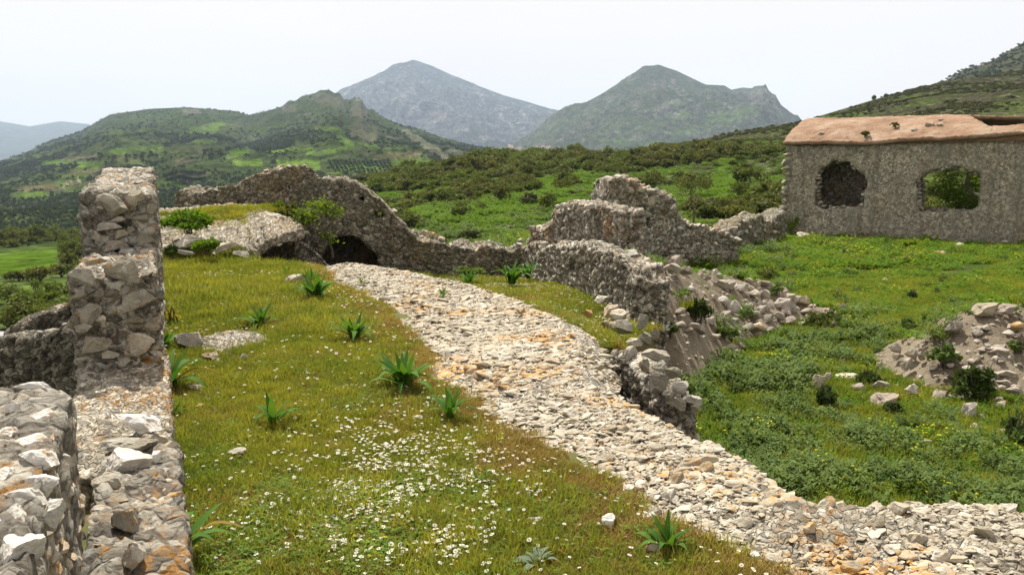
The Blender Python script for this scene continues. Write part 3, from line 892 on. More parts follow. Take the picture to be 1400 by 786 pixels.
VL = poly_px([(1180, 880), (1040, 786), (960, 742), (870, 700), (810, 660), (760, 628), (700, 592), (640, 548), (572, 520), (590, 486), (556, 462), (530, 440), (480, 402), (440, 386), (424, 366)])
VR = poly_px([(430, 361), (500, 362), (560, 371), (600, 379), (640, 386), (700, 403), (770, 428), (820, 452), (838, 480), (850, 520), (895, 552), (950, 580), (1040, 622), (1075, 645), (1110, 672), (1180, 676), (1300, 675), (1400, 681), (1700, 690)])
VPOLY = np.concatenate([VR, np.array([[7.5, 0.6], [1.2, 0.6]]), VL])

def vault_z(P):
    q = np.stack([P[:, 0], P[:, 1], np.zeros(len(P))], 1)
    wob = 0.10 * fbm(q * 1.6, 4, 5) + 0.04 * fbm(q * 7, 2, 6)
    dl = dist_line(P, VL) + wob; dr = dist_line(P, VR) + wob
    ins = inside(P, VPOLY)
    top = -0.03 + 0.10 * sstep(0, 0.7, dl) - 0.20 * (1 - sstep(0, 0.55, dr)) ** 2 + 0.05 * fbm(q * 0.9, 3, 8)
    nearR = dist_line(P, VR) < dist_line(P, VL)
    out_r = -0.22 - (dist_line(P, VR) ** 1.0) * 7.0
    out_l = -0.05 - dist_line(P, VL) * 0.9
    z = np.where(ins, top, np.where(nearR, out_r, out_l))
    return z, ins, nearR

def vault_patch(x0, x1, y0, y1, c):
    xs = np.arange(x0, x1, c); ys = np.arange(y0, y1, c)
    X, Y = np.meshgrid(xs, ys, indexing='ij')
    P = np.stack([X.ravel(), Y.ravel()], 1)
    z, ins, nr = vault_z(P)
    q = grid_faces(len(xs), len(ys))
    keep = ins | (nr & (dist_line(P, VR) < 0.26)) | (~nr & (dist_line(P, VL) < 0.12))
    q = q[keep[q].all(1)]
    used, inv = np.unique(q.ravel(), return_inverse=True)
    V = np.stack([P[:, 0], P[:, 1], z], 1)[used]
    return V, inv.reshape(-1, 4)

vault = empty('stone_vault', (0.2, 7.0, 0), 'long bare back of a barrel vault, pale stones in mortar spotted with orange lichen', 'vault')
Vn, Qn = vault_patch(-0.2, 7.2, 0.9, 5.6, 0.02)
V2, at, Nn2 = displace(Vn, Qn, 0.085, 0.014, 31, smooth=1, flat=1.0)
# the patch edges stay where they are so the two patches meet
obj('crust', mesh_np('crust', V2, Qn, None, M['crust'], True, at), vault)
Vf, Qf = vault_patch(-4.6, 2.2, 5.5, 13.6, 0.034)
V3, at, Nn3 = displace(Vf, Qf, 0.10, 0.016, 32, smooth=1, flat=1.0)
obj('crust', mesh_np('crust', V3, Qf, None, M['crust'], True, at), vault)

# thousands of small stones in the mortar; the 300 that show largest are stones of their own
rg = np.random.default_rng(5)
VA = np.concatenate([V2, V3]); NA = np.concatenate([Nn2, Nn3])
px_, py_, dp_ = project(VA)
okv = (px_ > -20) & (px_ < 1430) & (py_ < 815)
ids = np.nonzero(okv)[0]
w_ = (1.0 / dp_[ids] ** 1.15); w_ *= np.where(ids >= len(V2), 2.7, 1.0); w_ /= w_.sum()
NP_ = 60000
pick = rg.choice(ids, NP_, p=w_)
siz = 0.0065 + 0.021 * rg.random(NP_) ** 3.0 + 0.045 * (rg.random(NP_) ** 16)
siz *= np.clip(dp_[pick] / 5.0, 0.85, 1.25)
sh = vnoise(np.stack([VA[pick, 0] * 1.5, VA[pick, 1] * 1.5, np.zeros(NP_)], 1), 4)
keep_ = rg.random(NP_) < 0.66 + 0.9 * sh
pick = pick[keep_]; siz = siz[keep_]
n_ = len(pick)
pos = VA[pick] + NA[pick] * (siz * -0.12)[:, None] + rg.normal(0, 0.008, (n_, 3)) * [1, 1, 0]
rot = np.stack([rg.normal(0, .14, n_), rg.normal(0, .14, n_), 0.35 + rg.normal(0, 0.7, n_)], 1)
scl = np.stack([siz * rg.uniform(1.0, 1.7, n_), siz * rg.uniform(0.7, 1.0, n_), siz * rg.uniform(0.30, 0.5, n_)], 1)
app = siz / dp_[pick]
bigs = np.argsort(-app)[:300]
rest = np.setdiff1d(np.arange(n_), bigs)
def low_rock(k, mat):
    """a 20-face stone for the thousands"""
    me = rock_mesh(k, mat, 1)
    return me
scatter('small_stones', pos[rest], rot[rest], scl[rest], rg.integers(0, 12, len(rest)), [low_rock(k, 'pebble') for k in range(12)], parent=vault)
for i in bigs:
    rock('stone', vault, pos[i], scl[i], rot[i], 'rock_warm', int(rg.integers(12)), 3 if app[i] > 0.011 else 2)
for (px, py, w, h) in [(725, 582, 46, 12), (1018, 700, 34, 14), (955, 631, 60, 16), (925, 645, 26, 12), (915, 662, 30, 14), (600, 470, 20, 8), (660, 500, 24, 10), (700, 530, 26, 10), (780, 560, 26, 12), (830, 610, 34, 12), (800, 650, 30, 12), (860, 650, 34, 14), (900, 610, 26, 10), (990, 740, 34, 12), (1060, 740, 40, 14), (1110, 715, 34, 12), (1250, 740, 36, 14), (1290, 765, 40, 14), (1380, 700, 30, 12), (1230, 705, 30, 12), (1130, 690, 30, 12), (965, 638, 30, 14), (1055, 683, 40, 18), (1090, 668, 26, 12), (1300, 688, 36, 12), (1170, 760, 44, 14), (1198, 720, 30, 10), (1135, 770, 40, 8), (890, 684, 34, 16), (1205, 770, 22, 10), (745, 480, 20, 8), (640, 560, 16, 10), (850, 585, 22, 8), (1060, 640, 30, 10), (1195, 682, 34, 12), (1250, 678, 30, 10), (1345, 735, 34, 12)]:
    c = atZ(px, py, 0.08); s = c.y / FPX
    c.z = float(vault_z(np.array([[c.x, c.y]]))[0][0]) + 0.012
    rock('stone', vault, c, (w * s * .5, h * s * 1.0, 0.035), face_rot(random.uniform(-.4, .4), .15), 'rock_warm', None, 3)

# ---- broken edge wall standing right of the vault
be = empty('broken_edge_wall', (1.2, 6.3, -1.5), 'short jagged stretch of shaded rubble wall with big stones on top, right beside the vault', 'wall')
A_ = atZ(826, 470, -0.05); B_ = atZ(916, 560, -0.30)
o, V, Nn = masonry(be, 'wall_core', A_, B_, 0.24, [(826, 486), (845, 484), (862, 494), (880, 510), (895, 528), (905, 545), (916, 562)], -2.2, 0.026, 'mas_right', cs=0.14, amp=0.04, rag=0.06, seed=41)
face_stones(be, V, Nn, 40, 0.03, 0.09, 'rock', seed=42, proud=0.25)
dY = lambda px: A_.y + (B_.y - A_.y) * (px - 826) / (916 - 826.0) if px < 916 else B_.y - 0.0 * px
for (px, py, w, h, mt) in [(861, 487, 26, 26, 'rock'), (884, 500, 20, 20, 'rock_warm'), (897, 486, 40, 24, 'rock'), (905, 504, 26, 22, 'rock'), (924, 512, 30, 18, 'rock_dark'), (936, 530, 28, 20, 'rock'), (948, 548, 26, 18, 'rock'), (952, 560, 18, 14, 'rock_warm'), (840, 492, 22, 26, 'rock'), (905, 525, 34, 26, 'rock'), (925, 552, 28, 24, 'rock_dark'), (878, 535, 22, 28, 'rock_dark'), (850, 512, 18, 22, 'rock_dark'), (915, 540, 20, 20, 'rock')]:
    px_stone(be, px, py, w, h, dY(px) - 0.03, mt, 0.8)
for (px, py, w, h, Y, mt) in [(855, 448, 46, 22, 8.4, 'rock'), (849, 431, 30, 20, 9.2, 'rock_warm'), (870, 468, 26, 12, 7.7, 'rock_warm'), (830, 445, 16, 14, 8.6, 'rock'), (882, 462, 18, 22, 8.0, 'rock'), (825, 410, 22, 12, 10.0, 'rock_warm'), (803, 428, 16, 14, 9.2, 'rock_warm'), (838, 425, 24, 20, 9.6, 'rock'), (880, 440, 16, 26, 8.8, 'rock'), (895, 458, 16, 20, 8.6, 'rock_dark')]:
    bq = atZ(px, py + h * .5, -0.36); px_stone(be, px, py, w, h, bq.y, mt, 0.8)

# ---- terrace ground under the grass
T1 = np.concatenate([np.array([uv(-2.5, -0.6), uv(16.9, -0.6), atY(415, 290, 16.9)[:2], atY(395, 330, 16.1)[:2], atY(345, 330, 15.4)[:2], atY(342, 350, 13.4)[:2]]), poly_px([(424, 366)]), VL[::-1][1:] + AV * 0.35, np.array([[3.0, -2.5]])])
T2 = np.concatenate([VR[2:9] - AV * 0.15, poly_px([(850, 455)], -0.3), np.array([[1.9, 10.5], [0.6, 17.3], atY(600, 330, 16.9)[:2], atY(560, 360, 14.2)[:2]])])
def terrace_z(P):
    q = np.stack([P[:, 0], P[:, 1], np.zeros(len(P))], 1)
    px = 700 + FPX * P[:, 0] / np.maximum(P[:, 1], 0.3)
    ramp_ = 0.78 * sstep(13.4, 16.0, P[:, 1]) * sstep(440, 380, px)
    z1 = 0.03 * fbm(q * 1.3, 3, 91) + ramp_ - 0.01
    t2 = inside(P, T2) & ~inside(P, T1)
    drop = sstep(0.0, 0.8, dist_line(P, VR))
    z2 = -0.12 - 0.38 * drop - 0.25 * sstep(13.5, 16.5, P[:, 1]) + 0.04 * fbm(q * 1.5, 3, 92)
    return np.where(t2, z2, z1), t2
xs = np.arange(-8.5, 3.6, 0.07); ys = np.arange(-2.6, 17.6, 0.07)
XX, YY = np.meshgrid(xs, ys, indexing='ij')
PP = np.stack([XX.ravel(), YY.ravel()], 1)
tz, t2m = terrace_z(PP)
inn = inside(PP, T1) | inside(PP, T2)
both = np.concatenate([T1, T1[:1]]), np.concatenate([T2, T2[:1]])
dd = np.minimum(dist_line(PP, both[0]), dist_line(PP, both[1]))
tz = np.where(inn, tz, -0.85 - dd * 5)
keep = inn | (dd < 0.16)
q = grid_faces(len(xs), len(ys)); q = q[keep[q].all(1)]
used, inv = np.unique(q.ravel(), return_inverse=True)
m_, nt_, b_ = new_mat('terrace_soil')
p_ = wpos(nt_)
c_ = ramp(nt_, noise(nt_, p_, 2.2, 6, 0.65), [(0.3, (0.07, 0.08, 0.018)), (0.5, (0.10, 0.10, 0.027)), (0.62, (0.135, 0.098, 0.042)), (0.75, (0.16, 0.118, 0.07))])
nt_.links.new(c_, b_.inputs['Base Color'])
bump(nt_, b_, noise(nt_, p_, 30, 6, 0.7), 1.0, 0.02)
terr = obj('terrace_ground', mesh_np('terrace_ground', np.stack([PP[:, 0], PP[:, 1], tz], 1)[used], inv.reshape(-1, 4), None, m_))
tag(terr, kind='structure')

# ---- gable wall at the far end
C_ = np.array([0.25, 17.5])
A_ = atY(238, 265, 16.5)[:2]
gab = empty('gable_wall', (-3.0, 16.9, -1.8), 'long grey ruined gable wall with a humped ragged top and an arched opening, closing the far end of the terrace', 'wall')
gprof = [(236, 268), (243, 262), (255, 258), (275, 262), (300, 262), (322, 258), (335, 248), (350, 238), (370, 233), (400, 231), (425, 233), (432, 243), (440, 246), (455, 245), (470, 246), (485, 250), (500, 262), (520, 275), (535, 290), (545, 303), (560, 318), (575, 328), (590, 331), (608, 331), (612, 338), (625, 334), (640, 335), (652, 340), (655, 333), (680, 336), (700, 343), (716, 338)]
arch = [(436, 372), (438, 352), (446, 336), (458, 327), (472, 322), (488, 325), (502, 334), (512, 346), (517, 360), (517, 372)]
o, V, Nn = masonry(gab, 'wall_face', A_, C_, 0.55, gprof, -2.3, 0.042, 'mas_gable', cs=0.17, amp=0.028, rag=0.08, seed=51,
    holes=[([(389, 255), (395, 255), (395, 261), (389, 261)], 0.4), ([(488, 269), (497, 269), (497, 275), (488, 275)], 0.4), ([(514, 286), (524, 286), (524, 299), (514, 299)], None), ([(503, 335)] * 3, 0.2), (arch, None)])
face_stones(gab, V, Nn, 110, 0.04, 0.12, 'rock_dark', seed=52, proud=0.0)
face_stones(gab, V, Nn, 110, 0.05, 0.13, 'rock', up=True, seed=53, proud=0.35)
a0 = atY(424, 340, 17.35)[:2]; a1 = atY(530, 340, 17.5)[:2]
o, V, Nn = masonry(gab, 'arched_recess', a0, a1, 1.7, [(420, 314), (535, 312)], -2.3, 0.08, 'mas_gable', cs=0.2, amp=0.02, rag=0.02, seed=54, holes=[(arch, 0.7)])

# ---- fragment of the vault shell before the gable wall
fr = empty('vault_fragment', (-3.6, 14.6, 0), 'rounded stump of pebbly vault with a shadowed hollow under its edge, before the gable wall', 'vault')
near_e = [(190, 340, 13.9, .0), (250, 334, 14.0, .05), (300, 330, 14.1, .08), (335, 338, 13.9, .1), (350, 348, 13.75, .1), (356, 338, 13.8, .1), (366, 328, 13.9, .12), (390, 319, 14.1, .12), (415, 314, 14.4, .12)]
far_e = [(190, 288, 16.3), (215, 286, 16.3), (240, 284, 16.35), (290, 281, 16.4), (320, 279, 16.4), (345, 281, 16.3), (362, 285, 16.1), (378, 294, 15.6), (400, 306, 15.0)]
nu, nv = 120, 70
Pn = np.array([list(atY(a, b, c)) for a, b, c, _ in near_e]); Pf = np.array([list(atY(a, b, c)) for a, b, c in far_e])
tt = np.linspace(0, len(near_e) - 1, nu)
En = np.stack([np.interp(tt, range(len(near_e)), Pn[:, k]) for k in range(3)], 1)
Ef = np.stack([np.interp(tt, range(len(near_e)), Pf[:, k]) for k in range(3)], 1)
w_ = np.linspace(0, 1, nv)
Pg = En[:, None, :] * (1 - w_)[None, :, None] + Ef[:, None, :] * w_[None, :, None]
Pg[:, :, 2] += (0.10 * np.sin(w_ * math.pi))[None, :]
Pt = np.stack([Pg - [0, 0, 0.17], Pg - [0, 0, 0.085], Pg], 2)
Vv, Qq = lattice(Pt, np.ones((nu - 1, nv - 1, 2), bool), False, True)
Vv, at, Nn = displace(Vv, Qq, 0.13, 0.03, 61, 1, 1.0)
obj('shell', mesh_np('shell', Vv, Qq, None, M['crust'], True, at), fr)
face_stones(fr, Vv, Nn, 170, 0.018, 0.06, 'rock_warm', seed=62, proud=0.1)
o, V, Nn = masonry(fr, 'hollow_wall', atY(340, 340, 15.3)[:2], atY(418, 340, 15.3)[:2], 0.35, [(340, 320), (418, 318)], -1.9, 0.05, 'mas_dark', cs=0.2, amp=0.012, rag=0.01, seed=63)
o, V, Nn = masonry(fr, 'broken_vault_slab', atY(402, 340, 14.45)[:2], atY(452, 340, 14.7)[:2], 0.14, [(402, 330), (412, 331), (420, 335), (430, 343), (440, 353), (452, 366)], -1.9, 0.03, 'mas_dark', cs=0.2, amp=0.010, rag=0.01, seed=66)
face_stones(fr, V, Nn, 20, 0.03, 0.06, 'rock', up=True, seed=64, proud=0.0)
face_stones(gab, np.concatenate([[list(atY(400 + 8 * i, 288 + 5 * (i % 3), 15.9))] for i in range(5)]), np.array([[0, -0.5, 0.8]] * 5), 5, 0.12, 0.2, 'rock_dark', seed=65, proud=0.4)
# low pale ledge of masonry left of it
for (px, py, w, h, Y) in [(262, 332, 60, 14, 13.6), (225, 338, 40, 10, 13.5), (300, 340, 46, 14, 13.5), (332, 349, 30, 12, 13.4), (245, 345, 40, 8, 13.4), (398, 305, 20, 8, 15.0), (372, 296, 40, 7, 15.3)]:
    px_stone(fr, px, py, w, h, Y, 'rock_warm', 0.7)

# ---- ruined wall on the right of the far grass patch, two tiers and a loose head
rw = empty('ruined_wall', (1.3, 14, -0.6), 'stepped brown rubble wall with lichen, its higher tier behind, running toward the far corner right of the grass patch', 'wall')
E_ = atY(866, 400, 10.9)[:2]
Cw = atY(714, 340, 17.4)[:2]
o, V, Nn = masonry(rw, 'lower_tier', Cw, E_, 0.5, [(714, 341), (725, 336), (740, 337), (760, 338), (785, 340), (810, 342), (835, 347), (848, 354), (858, 366), (866, 385)], -2.2, 0.035, 'mas_right', cs=0.15, amp=0.045, rag=0.10, seed=71,
    holes=[([(779, 354), (788, 354), (789, 372), (778, 372)], 0.35)])
face_stones(rw, V, Nn, 110, 0.035, 0.11, 'rock', seed=72, proud=0.15)
face_stones(rw, V, Nn, 60, 0.05, 0.13, 'rock', up=True, seed=77, proud=0.35)
o, V, Nn = masonry(rw, 'upper_tier', atY(723, 320, 17.1)[:2], atY(850, 320, 13.4)[:2], 0.4, [(723, 330), (727, 314), (740, 306), (757, 303), (760, 291), (775, 286), (800, 284), (835, 285), (850, 289)], -2.0, 0.04, 'mas_right', cs=0.16, amp=0.045, rag=0.10, seed=73)
face_stones(rw, V, Nn, 50, 0.06, 0.15, 'rock', up=True, seed=78, proud=0.35)
face_stones(rw, V, Nn, 100, 0.04, 0.12, 'rock', seed=74, proud=0.15)
o, V, Nn = masonry(rw, 'rear_tier', atY(755, 300, 18.2)[:2], atY(815, 300, 16.4)[:2], 0.5, [(753, 292), (760, 282), (770, 277), (788, 276), (805, 279), (815, 288)], -2.0, 0.05, 'mas_right', cs=0.16, amp=0.03, rag=0.05, seed=75)
face_stones(rw, V, Nn, 30, 0.05, 0.12, 'rock', up=True, seed=76)

# ---- taller wall stub beyond it
ts = empty('wall_stub', (4.2, 24, -1.5), 'tall ragged wall stub topped with big loose stones, standing behind the ruined wall', 'wall')
sprof = [(829, 272), (832, 262), (834, 247), (838, 244), (852, 243), (866, 244), (876, 252), (885, 257), (905, 261), (918, 269), (924, 276), (930, 300), (940, 309), (960, 311), (985, 316), (1000, 320), (1012, 330)]
o, V, Nn = masonry(ts, 'wall_core', atY(829, 300, 23.5)[:2], atY(1012, 300, 26.0)[:2], 0.8, sprof, -2.0, 0.06, 'mas_right', cs=0.26, amp=0.05, rag=0.08, seed=81, holes=[([(884, 297), (891, 297), (891, 312), (884, 312)], 0.4)])
face_stones(ts, V, Nn, 60, 0.06, 0.16, 'rock', seed=82, proud=0.15)
face_stones(ts, V, Nn, 46, 0.12, 0.24, 'rock', up=True, seed=83, proud=0.4)
for (px, py, w, h) in [(838, 249, 12, 12), (848, 246, 14, 10), (858, 250, 14, 14), (870, 248, 12, 12), (878, 259, 16, 9), (892, 261, 18, 8), (905, 265, 18, 8), (915, 272, 12, 9), (862, 261, 12, 8), (836, 268, 8, 12), (893, 275, 14, 14), (922, 284, 10, 10)]:
    px_stone(ts, px, py, w, h, 23.8, 'rock', 0.9)

# ---- low dry rubble wall leading to the house
lr = empty('rubble_wall', (9.5, 32, -1.5), 'low tumbled dry stone wall leaning against the left corner of the house', 'wall')
o, V, Nn = masonry(lr, 'wall_core', atY(1001, 300, 29.0)[:2], atY(1074, 300, 35.0)[:2], 0.8, [(1001, 314), (1015, 304), (1030, 299), (1040, 294), (1050, 304), (1062, 298), (1074, 288)], -2.0, 0.09, 'mas_gable', cs=0.35, amp=0.08, rag=0.1, seed=85)
face_stones(lr, V, Nn, 70, 0.12, 0.3, 'rock', seed=86, proud=0.3)
# ------------------------------------------------------------------ the roofed house on the right
fl = atZ(1070, 321, YARD); frr = atZ(1400, 337, YARD)
FA = np.array(fl[:2]); FB = np.array(frr[:2])
fd = (FB - FA); fL = np.linalg.norm(fd); fd /= fL; fn = np.array([-fd[1], fd[0]])
FE = FA + fd * (fL * 1.28)
hs = empty('ruined_house', (FA[0], FA[1], YARD), 'long ruined grey stone house with two ragged arched windows and terracotta vaulted roof', 'house')
sc = 1 / 3.4925
W1 = [(405, 400), (420, 360), (480, 318), (560, 322), (575, 345), (620, 365), (640, 390), (632, 520), (610, 535), (440, 540), (400, 530)]
W2 = [(885, 400), (960, 360), (1040, 342), (1110, 347), (1170, 370), (1188, 390), (1175, 535), (1130, 555), (1000, 560), (900, 555), (885, 530)]
W1 = [(1000 + a * sc, 130 + b * sc) for a, b in W1]; W2 = [(1000 + a * sc, 130 + b * sc) for a, b in W2]
eave = [(1066, 201), (1080, 199), (1140, 198), (1200, 198), (1300, 192), (1400, 185), (1560, 172)]
def wind(kk, seed): return kk
o, V, Nn = masonry(hs, 'front_wall', FA, FE, 0.7, eave, YARD - 0.6, 0.085, 'mas_house', cs=0.18, amp=0.009, rag=0.02, seed=91, holes=[(W1, None), (W2, None)])
face_stones(hs, V, Nn, 120, 0.05, 0.14, 'rock_dark', seed=92, proud=-0.05)
s0, z0 = line_hit(1085, 198, FA, FB); EZ = z0
WD = 8.2
# other walls
B0 = FA + fn * (WD - 0.35); B1 = FE + fn * (WD - 0.35)
o, V, Nn = masonry(hs, 'rear_wall', B0, B1, 0.6, [(0, EZ), (fL * 1.28, EZ + 0.1)], YARD - 0.6, 0.2, 'mas_house', cs=0.3, amp=0.03, rag=0.1, seed=93, prof_is_px=False,
    holes=[([(1.5, YARD + .3), (6.5, YARD + .3), (6.2, 2.0), (1.8, 2.0)], None), ([(9.5, YARD + .4), (12.5, YARD + .4), (12.2, 1.4), (10, 1.4)], None)])
Lw = FA + fn * 0.5
sg = np.linspace(0, WD - 1.0, 14)
gpz = [(s, EZ + 1.45 * math.sin(math.pi * (s + 0.5) / WD) ** 0.8 - 0.1) for s in sg]
o, V, Nn = masonry(hs, 'end_wall', Lw, Lw + fn * (WD - 1.0), 0.6, gpz, YARD - 0.6, 0.12, 'mas_house', cs=0.28, amp=0.03, rag=0.02, seed=94, prof_is_px=False, side=-1)
# rubble cross wall seen through the first window
sA, _ = line_hit(1105, 250, FA, FB)
cA = FA + fd * (sA - 0.6) + fn * 2.6; cB = FA + fd * (sA + 4.4) + fn * 2.2
o, V, Nn = masonry(hs, 'inner_wall', cA, cB, 0.5, [(0, EZ - .5), (2.2, EZ - .4), (3.2, EZ - 1.0), (5, EZ - 1.6)], YARD - 0.4, 0.08, 'mas_right', cs=0.3, amp=0.07, rag=0.1, seed=95, prof_is_px=False)
face_stones(hs, V, Nn, 40, 0.1, 0.2, 'rock', seed=96, proud=0.2)
sB, _ = line_hit(1250, 280, FA, FB)
cA = FA + fd * (sB - 0.3) + fn * 0.9; cB = FA + fd * (sB + 3.2) + fn * 0.9
o, V, Nn = masonry(hs, 'inner_rubble', cA, cB, 0.9, [(0, -0.1), (1.0, -0.25), (2.2, -0.28), (3.5, 0.0)], YARD - 0.4, 0.1, 'mas_gable', cs=0.3, amp=0.08, rag=0.1, seed=97, prof_is_px=False)
face_stones(hs, V, Nn, 26, 0.12, 0.22, 'rock', seed=98, proud=0.2)
# corner stones at the broken left edge
for k in range(13):
    py = 203 + k * 9
    c = atY(1078 - k * 0.75 + random.uniform(-2, 2), py, FA[1] - 0.05)
    rock('stone', hs, c, (random.uniform(.14, .26), .2, random.uniform(.09, .16)), face_rot(-0.6), 'rock', None, 2)
# vaulted roof with its fallen part
RL = fL * 1.28 + 0.4
ns_, nt2 = 190, 110
s_ = np.linspace(-0.12, RL, ns_); t_ = np.linspace(-0.02, 1.0, nt2)
SS, TT = np.meshgrid(s_, t_, indexing='ij')
arc = np.sin(np.clip(TT, 0, 1) * math.pi) ** 0.78
rise = 1.62
eS = [line_hit(a, b - 6, FA, FB) for a, b in eave]
ez = np.interp(SS, [a for a, _ in eS], [b for _, b in eS])
q = np.stack([SS.ravel() * 0.6, TT.ravel() * 5, np.zeros(SS.size)], 1)
oC = fn * WD * 0.5
c1 = line_hit(1132, 163, FA + oC, FB + oC); c2 = line_hit(1290, 158, FA + oC, FB + oC)
crown = c1[1] + (c2[1] - c1[1]) * (SS - c1[0]) / (c2[0] - c1[0])
Zt = ez + (crown - ez) * arc + (0.07 * fbm(q, 4, 15) + 0.03 * fbm(q * 5, 3, 16)).reshape(SS.shape)
base2 = FA[None, None, :] + fd[None, None, :] * SS[..., None] + fn[None, None, :] * (TT * WD - 0.10)[..., None]
top3 = np.concatenate([base2, Zt[..., None]], -1)
low3 = top3.copy(); low3[..., 2] -= 0.18
midl = top3.copy(); midl[..., 2] -= 0.09
lat = np.stack([low3, midl, top3], 2)
occ = np.ones((ns_ - 1, nt2 - 1, 2), bool)
s1, _ = line_hit(1290, 165, FA, FB); s2, _ = line_hit(1345, 172, FA, FB)
sm, tm = 0.5 * (SS[:-1, :-1] + SS[1:, 1:]), 0.5 * (TT[:-1, :-1] + TT[1:, 1:])
jit = 0.35 * vnoise(np.stack([sm.ravel() * 2, tm.ravel() * 16, np.zeros(sm.size)], 1), 9).reshape(sm.shape)
def s_at(px, py, t): return line_hit(px, py, FA + fn * WD * t, FB + fn * WD * t)[0]
lim = np.interp(tm, [0, 0.05, 0.075, 0.2, 0.35, 0.45, 0.5, 0.60, 0.64, 1.0], [99, 99, s_at(1350, 173, .1), s_at(1335, 168, .2), s_at(1310, 161, .35), s_at(1296, 158, .45), s_at(1296, 158, .5), s_at(1330, 158, .6), 99, 99])
occ[(sm + jit > lim)] = False
Vv, Qq = lattice(lat, occ, False, True)
Vv, at, Nn = displace(Vv, Qq, 0.2, 0.022, 99, 1, 1.0)
m_, nt_, b_ = new_mat('terracotta_render')
p_ = wpos(nt_)
c_ = ramp(nt_, noise(nt_, p_, 0.9, 6, 0.65), [(0.3, (0.15, 0.088, 0.052)), (0.48, (0.235, 0.145, 0.090)), (0.66, (0.32, 0.235, 0.165))])
c_ = mix(nt_, maprange(nt_, noise(nt_, p_, 5, 6, 0.8), 0.54, 0.66, 0, .8), c_, (0.13, 0.10, 0.065))
g_ = nt_.nodes.new('ShaderNodeSeparateXYZ'); nt_.links.new(p_, g_.inputs[0])
nt_.links.new(c_, b_.inputs['Base Color'])
bump(nt_, b_, noise(nt_, p_, 7, 8, 0.7), 0.8, 0.06)
M['roof'] = m_
obj('roof', mesh_np('roof', Vv, Qq, None, m_, True, at), hs)
# eave course of tile and brick, a little proud of the wall
m_, nt_, b_ = new_mat('eave_brick')
p_ = wpos(nt_)
c_ = ramp(nt_, noise(nt_, p_, 2.2, 5, 0.6), [(0.3, (0.11, 0.07, 0.04)), (0.55, (0.2, 0.11, 0.06)), (0.75, (0.17, 0.13, 0.08))])
nt_.links.new(c_, b_.inputs['Base Color'])
bump(nt_, b_, noise(nt_, p_, 12, 6, 0.7), 0.8, 0.05)
M['eave'] = m_
zs = [(a, b) for a, b in eS]
V, Q, at, Nn = wall_solid(FA - fn * 0.13 - fd * 0.05, FE - fn * 0.13, 0.5, [(a, b - 0.10) for a, b in zs], EZ - 0.02, 0.1, cs=0.3, amp=0.03, rag=0.015, seed=101, prof_is_px=False)
obj('eave_course', mesh_np('eave_course', V, Q, None, m_, True, at), hs)
# loose stones and tufts lying on the roof
roof_spots = [(1280, 168), (1286, 165), (1291, 169), (1296, 166), (1275, 171), (1302, 169), (1268, 173), (1262, 176), (1250, 178), (1308, 167), (1284, 172), (1180, 190), (1122, 184), (1330, 176), (1140, 180), (1222, 186)]
def roof_point(px, py):
    x, y, z = ray(px, py)
    best = None
    i = np.argmin(np.hypot(*(np.array(project(top3.reshape(-1, 3))[:2]) - np.array([[px], [py]]))))
    return Vector(top3.reshape(-1, 3)[i])
for (px, py) in roof_spots:
    c = roof_point(px, py)
    rock('stone', hs, c + Vector((0, 0, .04)), (random.uniform(.1, .22), .15, random.uniform(.06, .12)), face_rot(random.uniform(0, 3)), 'rubble', None, 2)

# rough stones left standing out round the broken windows
for W_, jn in ((W1, 26), (W2, 30)):
    cx = sum(a for a, _ in W_) / len(W_); cy = sum(b for _, b in W_) / len(W_)
    for k in range(jn):
        i = random.randrange(len(W_)); a, b = W_[i]; a2, b2 = W_[(i + 1) % len(W_)]; t = random.random()
        x_, y_ = a + (a2 - a) * t, b + (b2 - b) * t
        if k < 11 : x_, y_ = W_[0][0] + random.uniform(-1, 2), cy + (k - 5) * 5.6
        x_ += (cx - x_) * 0.03; y_ += (cy - y_) * 0.03
        ss, zz = line_hit(x_, y_, FA, FB)
        p2 = FA + fd * ss + fn * random.uniform(.08, .45)
        rock('stone', hs, (p2[0], p2[1], zz), (random.uniform(.09, .2), .16, random.uniform(.06, .12)), face_rot(math.atan2(fd[1], fd[0]), .25), 'rock' if random.random() < .5 else 'rock_dark', None, 2)
# ------------------------------------------------------------------ earth mounds and fallen stones in the courtyard
def mound_z(x, y, ridge_pts, width):
    P = np.stack([np.ravel(x), np.ravel(y)], 1)
    best = np.zeros(len(P))
    for a in range(len(ridge_pts) - 1):
        p = np.array(ridge_pts[a], float); q = np.array(ridge_pts[a + 1], float)
        e = q[:2] - p[:2]; t = np.clip(((P - p[:2]) @ e) / (e @ e), 0, 1)
        d = np.hypot(*(P - p[:2] - t[:, None] * e).T)
        hz = p[2] + t * (q[2] - p[2]) - YARD; w = p[3] + t * (q[3] - p[3])
        best = np.maximum(best, hz * (1 - sstep(0.0, 1.0, d / w)) )
    return best.reshape(np.shape(x))

R1 = [(1.9, 12.3, 0.10, 1.5), (2.3, 13.2, 0.12, 1.6), (3.4, 15.5, -0.28, 1.9), (4.5, 16.5, -0.58, 1.8), (5.6, 17.0, -0.92, 1.5), (6.3, 16.9, -1.25, 1.3), (7.2, 16.8, -1.45, 0.9)]
R2 = [(6.3, 11.3, -1.25, 0.8), (6.8, 11.7, -0.85, 1.4), (7.3, 12.1, -0.50, 2.0), (9.5, 12.6, -0.30, 2.8), (12.5, 12.6, -0.3, 3.0)]
m_, nt_, b_ = new_mat('dry_earth')
p_ = wpos(nt_)
c_ = ramp(nt_, noise(nt_, p_, 1.8, 6, 0.65), [(0.3, (0.12, 0.092, 0.060)), (0.5, (0.21, 0.17, 0.118)), (0.7, (0.29, 0.245, 0.18))])
c_ = mix(nt_, maprange(nt_, noise(nt_, p_, 14, 6, 0.75), 0.56, 0.66, 0, .8), c_, (0.07, 0.055, 0.035))
